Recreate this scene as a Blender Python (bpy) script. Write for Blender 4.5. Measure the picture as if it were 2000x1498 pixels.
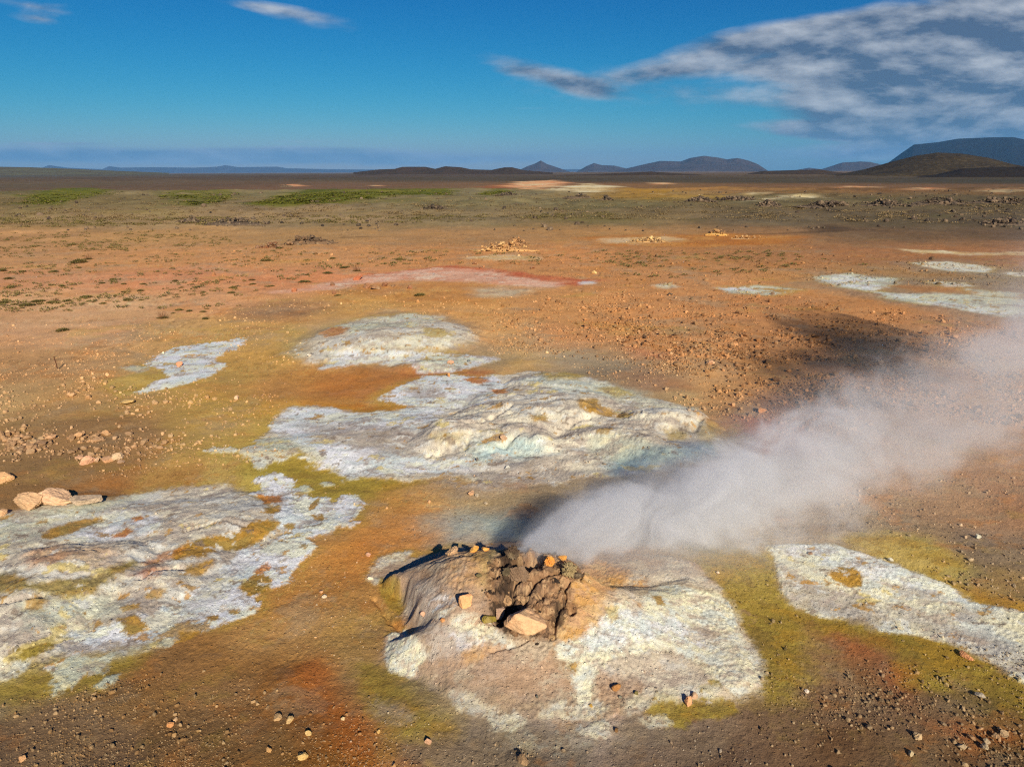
import bpy, math, random
import numpy as np
from mathutils import Vector, Euler
random.seed(7); np.random.seed(7)
for o in list(bpy.data.objects): bpy.data.objects.remove(o)
SC = bpy.context.scene
COL = SC.collection
R = math.radians
F32 = np.float32

# ------------------------------------------------------------------ camera
CAM_H = 6.0
FPX = 1351.0                      # focal length in pixels of the 2000 px wide photograph
HOR = 336.0
PITCH = math.atan((749 - HOR) / FPX)
ROLL = R(-0.2)
cam = bpy.data.cameras.new('camera'); cam_o = bpy.data.objects.new('camera', cam); COL.objects.link(cam_o)
cam.sensor_width = 36; cam.lens = 36 * FPX / 2000
cam.clip_start = 0.1; cam.clip_end = 90000
cam_o.location = (0, 0, CAM_H)
cam_o.rotation_euler = (Euler((R(90) - PITCH, 0, 0)).to_matrix() @ Euler((0, 0, ROLL)).to_matrix()).to_euler()
SC.camera = cam_o

# ------------------------------------------------------------------ sun, exposure
SUN_AZ = 162.7                    # compass-like: from +Y towards +X
SUN_EL = 27.5
sun = bpy.data.lights.new('sun', 'SUN'); sun_o = bpy.data.objects.new('sun', sun); COL.objects.link(sun_o)
sun.energy = 5.0; sun.angle = R(0.53); sun.color = (1.0, 0.91, 0.79)
sd = Vector((math.sin(R(SUN_AZ)) * math.cos(R(SUN_EL)), math.cos(R(SUN_AZ)) * math.cos(R(SUN_EL)), math.sin(R(SUN_EL))))
sun_o.rotation_euler = sd.to_track_quat('Z', 'Y').to_euler(); sun_o.location = sd * 60
SC.view_settings.view_transform = 'Standard'; SC.view_settings.look = 'None'
SC.view_settings.exposure = 0.35; SC.view_settings.gamma = 1
SC.cycles.use_denoising = False; SC.cycles.filter_width = 1.2
SC.cycles.volume_step_rate = 1.0; SC.cycles.volume_max_steps = 256
SC.cycles.max_bounces = 6; SC.cycles.diffuse_bounces = 2; SC.cycles.glossy_bounces = 1
SC.cycles.volume_bounces = 3; SC.cycles.transparent_max_bounces = 8
ALB_K = np.array([.95, .97, 1.10])  # display-linear value of a sunlit level surface of albedo 1

def lin(c):
    c = np.asarray(c, float) / 255.0
    return np.where(c <= 0.04045, c / 12.92, ((c + 0.055) / 1.055) ** 2.4)
def alb(c):
    return np.clip(lin(c) / ALB_K, 0.004, 0.8)

# ------------------------------------------------------------------ photograph <-> place
cp, sp = math.cos(PITCH), math.sin(PITCH)
cr, sr = math.cos(ROLL), math.sin(ROLL)
def ray(px, py):
    a = (np.asarray(px, float) - 1000) / FPX; b = (749 - np.asarray(py, float)) / FPX
    X = a * cr - b * sr; Y = a * sr + b * cr
    return X, cp + Y * sp, -sp + Y * cp
def W(px, py, z=0.0):
    x, y, d = ray(px, py)
    d = np.minimum(d, -0.0006)
    t = (z - CAM_H) / d
    return x * t, y * t
def pix(x, y, z):
    dz = z - CAM_H
    dep = y * cp - dz * sp; up = y * sp + dz * cp
    X = x / dep; Y = up / dep
    a = X * cr + Y * sr; b = -X * sr + Y * cr
    return 1000 + FPX * a, 749 - FPX * b

# ------------------------------------------------------------------ world: sky and clouds
world = bpy.data.worlds.new('World'); SC.world = world; world.use_nodes = True
class NT:
    def __init__(s, t): s.t = t; s.n = t.nodes; s.l = t.links; s.n.clear()
    def new(s, k, **kw):
        n = s.n.new(k)
        for a, b in kw.items(): setattr(n, a, b)
        return n
    def put(s, sock, v):
        if hasattr(v, 'is_output') or isinstance(v, bpy.types.NodeSocket): s.l.new(v, sock)
        else: sock.default_value = v
    def m(s, op, a, b=0.0, c=0.0, clamp=False):
        n = s.new('ShaderNodeMath', operation=op, use_clamp=clamp)
        s.put(n.inputs[0], a); s.put(n.inputs[1], b); s.put(n.inputs[2], c)
        return n.outputs[0]
    def vm(s, op, a, b=(0, 0, 0), scale=None):
        n = s.new('ShaderNodeVectorMath', operation=op); s.put(n.inputs[0], a); s.put(n.inputs[1], b)
        if scale is not None: s.put(n.inputs[3], scale)
        return n.outputs['Value'] if op in ('LENGTH', 'DOT_PRODUCT', 'DISTANCE') else n.outputs[0]
    def noise(s, v, scale, detail=4, rough=0.55, dist=0.0, dims='3D'):
        n = s.new('ShaderNodeTexNoise', noise_dimensions=dims)
        s.put(n.inputs['Vector'], v); s.put(n.inputs['Scale'], scale); s.put(n.inputs['Detail'], detail)
        s.put(n.inputs['Roughness'], rough); s.put(n.inputs['Distortion'], dist)
        return n.outputs['Fac']
    def ramp(s, v, a, b, c=0.0, d=1.0, smooth=True):
        n = s.new('ShaderNodeMapRange', interpolation_type='SMOOTHSTEP' if smooth else 'LINEAR')
        s.put(n.inputs[0], v); s.put(n.inputs[1], a); s.put(n.inputs[2], b); s.put(n.inputs[3], c); s.put(n.inputs[4], d)
        return n.outputs[0]
    def mix(s, f, a, b, mode='MIX'):
        n = s.new('ShaderNodeMix', data_type='RGBA', blend_type=mode)
        s.put(n.inputs['Factor'], f); s.put(n.inputs[6], a); s.put(n.inputs[7], b)
        return n.outputs[2]
    def xyz(s, x=0.0, y=0.0, z=0.0):
        n = s.new('ShaderNodeCombineXYZ'); s.put(n.inputs[0], x); s.put(n.inputs[1], y); s.put(n.inputs[2], z)
        return n.outputs[0]

w = NT(world.node_tree)
sky = w.new('ShaderNodeTexSky', sky_type='NISHITA'); sky.sun_disc = False
sky.sun_elevation = R(SUN_EL); sky.sun_rotation = R(SUN_AZ)
sky.altitude = 300; sky.air_density = 1.0; sky.dust_density = 0.3; sky.ozone_density = 3.0
SKY_STR = 0.085
sc0 = w.vm('SCALE', sky.outputs[0], scale=SKY_STR)
s_x = w.new('ShaderNodeSeparateXYZ'); w.l.new(sc0, s_x.inputs[0])
# polarised, clear northern air: deep blue overhead, little red
skyc = w.xyz(w.m('MULTIPLY', w.m('POWER', s_x.outputs[0], 4.0), 1.1), w.m('MULTIPLY', w.m('POWER', s_x.outputs[1], 1.55), .57), w.m('MULTIPLY', s_x.outputs[2], .60))
tc = w.new('ShaderNodeTexCoord'); sx = w.new('ShaderNodeSeparateXYZ'); w.l.new(tc.outputs['Generated'], sx.inputs[0])
yy = w.m('MAXIMUM', sx.outputs[1], 0.05)
U = w.m('DIVIDE', sx.outputs[0], yy); V = w.m('DIVIDE', sx.outputs[2], yy)
UV = w.xyz(U, V, 0.0)
def uvp(px, py):
    x, y, z = ray(px, py); return float(x / y), float(z / y)
# soft blobs of cloud (photo pixel centre, radii in px, tilt, thickness)
CL = [(1420, 92, 170, 22, 14, .75), (1560, 66, 170, 26, 8, .95), (1700, 42, 150, 30, 6, .8), (1640, 100, 160, 34, 6, 1.0), (1500, 135, 170, 18, -2, .6),
      (1870, 40, 160, 42, 0, .95), (1800, 110, 260, 56, 0, 1.25), (1880, 175, 300, 66, 0, 1.6), (1990, 110, 200, 90, 0, 1.2), (1690, 180, 130, 26, 8, .75),
      (1920, 240, 240, 32, 0, 2.0), (1780, 216, 210, 18, 3, 1.1), (1610, 256, 160, 13, -3, 1.6), (1770, 268, 200, 18, 0, 1.6), (1700, 298, 180, 13, 0, 1.3), (1620, 310, 120, 8, 0, .35),
      (1070, 148, 120, 17, -14, 1.0), (1135, 172, 50, 14, -10, .7), (1000, 140, 40, 7, 0, .4), (1250, 172, 220, 34, -3, .6), (1340, 140, 170, 12, 4, .5), (1300, 200, 180, 22, 0, .25),
      (60, 12, 120, 9, -10, .7), (75, 37, 50, 9, -8, .85), (600, 36, 95, 14, -10, .58), (520, 14, 120, 9, -8, .42), (130, 9, 30, 5, 0, .3), (2000, 2, 120, 7, 0, .8),
      (40, 300, 330, 17, -1, 1.1), (330, 304, 340, 14, 0, 1.0), (640, 308, 360, 13, 0, .95), (900, 314, 280, 10, 0, .8), (130, 281, 90, 3, 0, .6), (560, 291, 160, 5, 0, .6),
      (600, 277, 110, 5, 0, .28), (950, 276, 40, 5, 0, .3), (1180, 283, 60, 4, 0, .28), (1060, 212, 90, 4, 0, .2), (1080, 300, 120, 12, 0, .3)]
tot = None
for (px, py, rx, ry, rot, st) in CL:
    u, v = uvp(px, py)
    mp = w.new('ShaderNodeMapping', vector_type='TEXTURE')
    w.l.new(UV, mp.inputs['Vector'])
    mp.inputs['Location'].default_value = (u, v, 0); mp.inputs['Rotation'].default_value = (0, 0, R(rot))
    mp.inputs['Scale'].default_value = (rx * 1.45 / FPX, ry * 1.45 / FPX, 1)
    gt = w.new('ShaderNodeTexGradient', gradient_type='SPHERICAL'); w.l.new(mp.outputs[0], gt.inputs[0])
    e = w.m('MULTIPLY', gt.outputs['Fac'], st * 1.35)
    tot = e if tot is None else w.m('ADD', tot, e)
st_v = w.new('ShaderNodeMapping'); st_v.inputs['Scale'].default_value = (1.0, 3.1, 1); st_v.inputs['Rotation'].default_value = (0, 0, R(-3)); w.l.new(UV, st_v.inputs['Vector'])
st_w = w.vm('ADD', st_v.outputs[0], (0.012, 0.045, 0))
n1 = w.noise(st_v.outputs[0], 5.6, 9, 0.58, 0.12)
n2 = w.noise(st_w, 5.6, 9, 0.58, 0.12)
n3 = w.noise(st_v.outputs[0], 2.4, 3, 0.5)
dens = w.m('ADD', w.m('MULTIPLY', w.m('SUBTRACT', n1, 0.53), 2.8), tot)
dens = w.m('ADD', dens, w.m('MULTIPLY', w.m('SUBTRACT', n3, 0.5), 0.7))
dens = w.m('MULTIPLY', dens, w.ramp(tot, 0.02, 0.3))
cov = w.ramp(dens, 0.05, 1.5)
thick = w.ramp(dens, 0.5, 2.2)
lit = w.m('MULTIPLY', w.m('SUBTRACT', n1, n2), 4.2)
shade = w.m('ADD', w.m('SUBTRACT', 0.60, w.m('MULTIPLY', thick, 0.34)), lit)
shade = w.m('MINIMUM', w.m('MAXIMUM', shade, 0.0), 1.0)
ccol = w.mix(shade, (*(lin((84, 100, 124)) / 1.27), 1), (*(lin((192, 196, 202)) / 1.27), 1))
hz = w.ramp(V, 0.0, 0.09, 1.0, 0.0)            # low clouds are far and sit in blue air
ccol = w.mix(w.m('MULTIPLY', hz, w.ramp(U, .2, .5, .66, .22)), ccol, (*(lin((128, 170, 199)) / 1.27), 1))
ok = w.ramp(sx.outputs[1], 0.05, 0.2)
covf = w.m('MULTIPLY', w.m('MULTIPLY', cov, 0.9), ok)
fin = w.mix(covf, skyc, ccol)
bg = w.new('ShaderNodeBackground'); w.l.new(fin, bg.inputs[0]); bg.inputs[1].default_value = 1.0
wo = w.new('ShaderNodeOutputWorld'); w.l.new(bg.outputs[0], wo.inputs[0])

# ------------------------------------------------------------------ numpy noise
def _h(ix, iy, seed):
    h = (ix.astype(np.int64) * 374761393 + iy.astype(np.int64) * 668265263 + seed * 1442695041) & 0xffffffff
    h = ((h ^ (h >> 13)) * 1274126177) & 0xffffffff
    return (h ^ (h >> 16)) & 0xffff
_G = np.stack([np.cos(np.arange(256) * math.tau / 256), np.sin(np.arange(256) * math.tau / 256)]).astype(F32)
def perlin(x, y, seed=0):
    fx = np.floor(x); fy = np.floor(y)
    ix = fx.astype(np.int32); iy = fy.astype(np.int32)
    dx = (x - fx).astype(F32); dy = (y - fy).astype(F32)
    u = dx * dx * dx * (dx * (dx * 6 - 15) + 10); v = dy * dy * dy * (dy * (dy * 6 - 15) + 10)
    def g(a, b):
        k = _h(ix + a, iy + b, seed) & 255
        return _G[0][k] * (dx - a) + _G[1][k] * (dy - b)
    n00, n10, n01, n11 = g(0, 0), g(1, 0), g(0, 1), g(1, 1)
    a = n00 + u * (n10 - n00); b = n01 + u * (n11 - n01)
    return (a + v * (b - a)) * 1.5
def fbm(x, y, s, octv=4, seed=0, gain=0.5, lac=2.03):
    t = 0; a = 1.0; f = 1.0 / s; n = 0
    for i in range(octv):
        t = t + a * perlin(x * f + 17.3 * i, y * f - 9.1 * i, seed + i); n += a; a *= gain; f *= lac
    return t / n
def ridged(x, y, s, octv=3, seed=0, gain=0.5):
    t = 0; a = 1.0; f = 1.0 / s; n = 0
    for i in range(octv):
        t = t + a * (1 - 2 * np.abs(perlin(x * f + 7.7 * i, y * f + 3.3 * i, seed + i))); n += a; a *= gain; f *= 2.05
    return t / n
def cell(x, y, s, seed=0):
    """distance to nearest and second nearest jittered point (cracked-crust pattern), and the cell id"""
    X = x / s; Y = y / s; fx = np.floor(X).astype(np.int32); fy = np.floor(Y).astype(np.int32)
    d1 = np.full(X.shape, 9.0, F32); d2 = np.full(X.shape, 9.0, F32); cid = np.zeros(X.shape, F32)
    for a in (-1, 0, 1):
        for b in (-1, 0, 1):
            h = _h(fx + a, fy + b, seed); h2 = _h(fx + a, fy + b, seed + 91)
            px = fx + a + (h & 255) / 255.0; py = fy + b + (h2 & 255) / 255.0
            d = np.hypot(X - px, Y - py).astype(F32)
            nb = d < d1
            d2 = np.where(nb, d1, np.minimum(d2, d)); cid = np.where(nb, (h2 >> 8) / 255.0, cid).astype(F32); d1 = np.where(nb, d, d1)
    return d1, d2, cid
def ss(a, b, x):
    t = np.clip((x - a) / (b - a), 0, 1); return t * t * (3 - 2 * t)

def P(s): return [tuple(float(c) for c in p.split(',')) for p in s.split()]
def world_poly(pts):
    out = []
    for p in pts:
        z = p[2] if len(p) > 2 else None
        if z is None:
            x, y = W(p[0], p[1]); z = 0.0
            for _ in range(7):
                z = .4 * z + .6 * float(land(np.array([x]), np.array([y]))[0]); x, y = W(p[0], p[1], z)
        else: x, y = W(p[0], p[1], z)
        out.append((float(x), float(y)))
    return np.array(out)
def sdf(poly, x, y):
    """signed distance, positive inside"""
    d = np.full(x.shape, 1e12, np.float64); inside = np.zeros(x.shape, bool)
    n = len(poly)
    for i in range(n):
        ax, ay = poly[i]; bx, by = poly[(i + 1) % n]
        ex, ey = bx - ax, by - ay
        t = np.clip(((x - ax) * ex + (y - ay) * ey) / (ex * ex + ey * ey + 1e-12), 0, 1)
        dd = (x - ax - t * ex) ** 2 + (y - ay - t * ey) ** 2
        d = np.minimum(d, dd)
        c = ((ay > y) != (by > y)) & (x < (bx - ax) * (y - ay) / (by - ay + 1e-15) + ax)
        inside ^= c
    d = np.sqrt(d)
    return np.where(inside, d, -d)

# ------------------------------------------------------------------ relief of the ground
# steaming mound: outline with the height at which each outline point is seen
MOUND = np.array([W(px, py, z) for px, py, z in [
    (733, 1122, .12), (765, 1106, .3), (800, 1092, .38), (860, 1084, .45), (920, 1069, .6), (1000, 1060, .72), (1080, 1066, .75), (1170, 1078, .68), (1290, 1088, .5),
    (1350, 1098, .3), (1400, 1150, .1), (1432, 1205, .08), (1476, 1290, .05), (1484, 1340, .04), (1420, 1368, .03), (1330, 1385, .03), (1230, 1440, .03),
    (1100, 1462, .03), (980, 1455, .03), (900, 1420, .03), (850, 1350, .03), (800, 1320, .03), (757, 1295, .04), (756, 1245, .08), (800, 1222, .15), (786, 1200, .2), (795, 1180, .24), (782, 1140, .3), (750, 1135, .2)]])
VENT = W(1035, 1112, .72)
# domes and lumps of baked mud: px, py (foot), radius m, height m, stretch
LUMPS = [ # left mound
    (130, 1105, 1.15, .42, 1.2), (70, 1090, .6, .26, 1), (230, 1080, .5, .2, 1.2), (300, 1062, .34, .15, 1), (400, 1000, 1.25, .24, 1.5), (470, 1020, .7, .17, 1.3), (300, 1128, .55, .24, 1.4),
    (355, 1090, .5, .16, 1.4), (60, 1190, .75, .3, 1.2), (20, 1175, .5, .24, 1), (260, 1190, .5, .12, 1.2), (150, 990, .9, .15, 2), (40, 1045, 1.0, .12, 2), (500, 990, .5, .12, 1), (20, 1250, .5, .15, 1.5), (380, 1055, .5, .16, 1.2),
    # central mound
    (905, 830, .95, .55, 1.2), (860, 850, .75, .42, 1), (960, 862, .8, .36, 1.2), (1010, 845, .85, .42, 1.2), (1040, 815, 1.2, .55, 1.5), (985, 800, .9, .45, 1.5), (1110, 805, 1.0, .5, 1.1), (1060, 780, 1.6, .35, 1.3),
    (1070, 745, 1.3, .32, 1), (1140, 800, .5, .35, 1), (1150, 860, .55, .26, 1.3), (1050, 865, .6, .34, 1), (1100, 870, .6, .22, 1.3), (1200, 850, .85, .38, 1.6), (1250, 870, .8, .32, 1.5), (1180, 830, .7, .3, 1.6), (1310, 815, .95, .5, 1.4), (1355, 820, .6, .3, 1),
    (1280, 830, .6, .28, 1.4), (1300, 885, .8, .2, 1.5), (1050, 905, .35, .1, 1), (930, 895, .6, .14, 1.6), (1150, 885, .9, .16, 1.6), (780, 830, 1.2, .16, 2), (690, 870, 1.2, .13, 2), (1010, 915, .3, .1, 1),
    # back mound
    (760, 655, 2.6, .5, 1.4), (830, 640, 1.6, .42, 1.5), (710, 665, 1.6, .4, 1.4), (870, 660, 1.1, .25, 1.4), (790, 672, 1.3, .32, 1.4), (830, 712, .7, .25, 1.6), (650, 690, 1.3, .12, 2), (720, 640, 1.4, .3, 1.5),
    # small crust plates round the steaming mound, swells in the plain
    (640, 1195, .5, .05, 1.5), (830, 1385, .5, .05, 1.2), (560, 1330, .45, .07, 1), (700, 1430, .8, .06, 1.5), (1010, 1478, .14, .05, 1), (1740, 1080, 1.2, .1, 2), (600, 1050, .8, .06, 1.5)]
LW = []
for (px, py, r_, h_, s_) in LUMPS:
    x_, y_ = W(px, py, h_ * .5); LW.append((float(x_), float(y_), r_, h_, s_))
# cracks in the crust: polyline px,py ; width, depth
CRACKS = [("730,1150,.15 760,1190,.2 790,1215,.2", .05, .06), ("835,1107,.5 880,1098,.58 940,1095,.66", .035, .035),
    ("960,1285,.2 1010,1275,.2 1040,1262,.25", .04, .05), ("870,1235,.3 930,1245,.28 960,1262,.25", .03, .025), ("1000,1160,.6 1040,1120,.7 1050,1090,.7", .05, .2), ("1010,1200,.45 1050,1155,.55 1100,1135,.6", .045, .16),
    ("960,1215,.4 1000,1150,.6 960,1140,.6", .03, .12), ("1075,1255,.3 1090,1210,.4 1110,1160,.5", .04, .12), ("1100,1140,.6 1130,1150,.55 1140,1110,.62", .03, .07), 
    ("270,1110,.3 300,1095,.3 350,1092,.25", .07, .12), ("360,1020,.25 440,1006,.25 480,1018,.2", .05, .06), ("0,1165,.3 40,1162,.3 80,1165,.2", .07, .1), ("145,1063,.3 190,1066,.3", .05, .06),
    ("880,832,.3 940,815,.5 1000,790,.4", .1, .12), ("980,862,.3 1000,845,.4 1030,835,.4", .12, .15), ("1110,830,.3 1150,815,.3", .08, .1), ("1250,800,.3 1270,795,.3", .1, .1), ("835,870,.3 835,850,.5", .08, .1), ("905,865,.3 915,845,.4", .08, .1), ("1355,830,.3 1370,815,.3", .1, .12), ("700,905 640,880", .03, .02)]
CRW = []
for s, wd, dp in CRACKS:
    pts = P(s); CRW.append((np.array([W(*p[:2], p[2] if len(p) > 2 else 0.0) for p in pts]), wd, dp))
# hollows: px, py, z, radius, depth
HOLES = [(1018, 1112, .72, .13, .5), (1040, 1105, .7, .14, .4), (1003, 1192, .45, .22, .30), (980, 1215, .38, .14, .3), (1050, 1128, .6, .06, .2), (982, 1124, .62, .1, .14), (1060, 1180, .5, .06, .1), (1115, 1215, .35, .05, .1)]
HW = [(*map(float, W(a, b, z)), r_, d_) for a, b, z, r_, d_ in HOLES]
BROWN = np.array([W(a, b, z) for a, b, z in [(960, 1130, .6), (1000, 1070, .72), (1060, 1065, .75), (1130, 1090, .7), (1140, 1130, .6), (1110, 1160, .5), (1115, 1215, .35), (1075, 1255, .3), (1030, 1250, .3), (990, 1245, .3), (965, 1215, .35), (955, 1170, .5)]])

def far_relief(x, y):
    r = np.hypot(x, y); q = np.where(y > 0, .75 * y + .25 * r, r)
    q = q + 9 * fbm(x, y, 55, 2, 5) * ss(40, 90, q)
    z = ss(62, 125, q) * 1.35 - ss(190, 262, q) * 2.0
    z = z + ss(75, 120, q) * (1 - ss(210, 300, q)) * (0.75 * fbm(x, y, 17, 4, 11) + .35 * ridged(x, y, 9, 3, 12))
    z = z + ss(62, 90, q) * .12 * fbm(x, y, 3.0, 3, 13)
    z = z + ss(420, 900, r) * (2.1 * fbm(x, y, 110, 5, 21) + 0.8 * ridged(x, y, 40, 3, 22)) * (1 - .6 * ss(6000, 14000, r))
    z = z + ss(900, 2500, r) * 4.2 * fbm(x, y, 600, 3, 23)
    # the slag bank on the right stands a little higher
    return z
def land(x, y):
    """smooth relief with mounds, without the fine grain"""
    x = np.asarray(x, float); y = np.asarray(y, float)
    r = np.hypot(x, y)
    nearw = 1 - ss(45, 80, r)
    z = far_relief(x, y)
    z = z + .10 * fbm(x, y, 5.5, 3, 31) + .035 * fbm(x, y, 1.1, 3, 32)
    z = z - .15 * np.exp(-((x + 6.5) ** 2 + (y - 12.2) ** 2 * 4) / 8)
    # lumps
    near = (r < 45)
    if near.any():
        xs = x[near]; ys = y[near]; zl = np.zeros(xs.shape)
        wx = .30 * fbm(xs, ys, .9, 4, 41); wy = .30 * fbm(xs, ys, .9, 4, 42)
        for (a, b, rr, hh, st) in LW:
            dx = (xs - a) / (rr * st) ; dy = (ys - b) / rr
            m = (np.abs(dx) < 1.7) & (np.abs(dy) < 1.7)
            if not m.any(): continue
            sc = min(1.0, rr)
            d2 = (dx[m] + wx[m] / rr * sc) ** 2 + (dy[m] + wy[m] / rr * sc) ** 2
            d = np.sqrt(d2)
            dome = np.clip(1 - d2, 0, 1) ** .8 * .75 + .25 * np.clip(1.15 - d, 0, 1) ** 2
            v = hh * .68 * dome
            zz = zl[m]
            zl[m] = np.maximum(zz, v) + .35 * np.minimum(zz, v)
        zz = z[near] + zl
        # steaming mound
        bb = (xs > -3.6) & (xs < 4.8) & (ys > 5.0) & (ys < 10.5)
        if bb.any():
            xb = xs[bb]; yb = ys[bb]
            s = sdf(MOUND, xb, yb) + .07 * fbm(xb, yb, .45, 4, 51)
            g = ss(6.3, 8.9, yb) * (1 - .86 * ss(.5, 2.9, xb)) * (1 - .74 * ss(-.6, -2.1, xb)); sw = .7 * ss(.4, 1.6, xb) + .3 * ss(8.5, 7.7, yb) + .3 * ss(-1.2, -2.0, xb) * ss(8.9, 8.3, yb)
            hm = ss(-.02, .16, s) * .05 * (.25 + .75 * ss(6.3, 7.0, yb)) + ss(0.0, .15 + sw, s) * .58 * g + ss(0, .9, s) * .15 * g
            hm = hm + .10 * np.exp(-((xb - VENT[0]) ** 2 + (yb - VENT[1] - .05) ** 2) / .5) * ss(0, .2, s)
            hm = hm + ss(.05, .4, s) * g * (.055 * fbm(xb, yb, .55, 3, 52) + .03 * ridged(xb, yb * 1.6, .5, 3, 57))
            br = ss(-.08, .12, sdf(BROWN, xb, yb) + .10 * fbm(xb, yb, .25, 3, 53))
            c1, c2, ci = cell(xb + .10 * fbm(xb, yb, .15, 3, 54), yb + .10 * fbm(xb, yb, .15, 3, 60), .2, 55)
            hm = hm + br * (.03 * (ci - .5) - .03 * (1 - ss(0, .14, c2 - c1)) + .075 * fbm(xb, yb, .33, 5, 56, .6) + .02 * ridged(xb + yb * .5, yb, .2, 3, 59))
            for (a, b, rr, dd) in HW:
                d = np.hypot(xb - a, yb - b) + .04 * fbm(xb, yb, .12, 2, 58)
                hm = hm - dd * ss(rr * 1.35, rr * .1, d)
            t = zz[bb]; t += hm; zz[bb] = t
        for pts, wd, dp in CRW:
            m = (xs > pts[:, 0].min() - .5) & (xs < pts[:, 0].max() + .5) & (ys > pts[:, 1].min() - .5) & (ys < pts[:, 1].max() + .5)
            if not m.any(): continue
            X = xs[m] + .07 * fbm(xs[m], ys[m], .25, 3, 61); Y = ys[m] + .07 * fbm(xs[m], ys[m], .25, 3, 62)
            d = np.full(X.shape, 9.0)
            for i in range(len(pts) - 1):
                a, b = pts[i], pts[i + 1]; e = b - a
                tt = np.clip(((X - a[0]) * e[0] + (Y - a[1]) * e[1]) / (e @ e), 0, 1)
                d = np.minimum(d, np.hypot(X - a[0] - tt * e[0], Y - a[1] - tt * e[1]))
            t = zz[m]; t -= dp * .6 * ss(wd * 1.2, wd * .1, d); zz[m] = t
        z = z.copy(); z[near] = zz
    return z

# ------------------------------------------------------------------ ground grid (rings and spokes round the photographer)
def arange_r():
    th = np.arange(59, 5.7, -0.072); r1 = CAM_H / np.tan(np.radians(th))
    r0 = np.array([.01, .6, 1.3, 2.1, 2.9])
    n = int(math.log(27000 / r1[-1]) / .0108); r2 = r1[-1] * np.exp(np.arange(1, n + 1) * .0108)
    return np.concatenate([r0, r1[r1 > 3.3], r2])
RR = arange_r()
fa = np.arange(-52, 52, .082); ca = np.arange(52, 308, 4.0)
AZ = np.radians(np.concatenate([fa, ca]))
NR, NA = len(RR), len(AZ)
gx = (RR[:, None] * np.sin(AZ)[None]).ravel(); gy = (RR[:, None] * np.cos(AZ)[None]).ravel()
# a slight wobble keeps the rings from lining up
gr = np.hypot(gx, gy)
Z = land(gx, gy)
nearm = gr < 70
xs, ys = gx[nearm], gy[nearm]
crust = np.zeros(gx.shape, F32)      # filled by the mineral crust patches below
fine = .010 * fbm(xs, ys, .28, 4, 71, .6) + .006 * ridged(xs, ys, .12, 2, 72)
Z[nearm] += fine * (1 - ss(40, 70, gr[nearm]))

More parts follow.
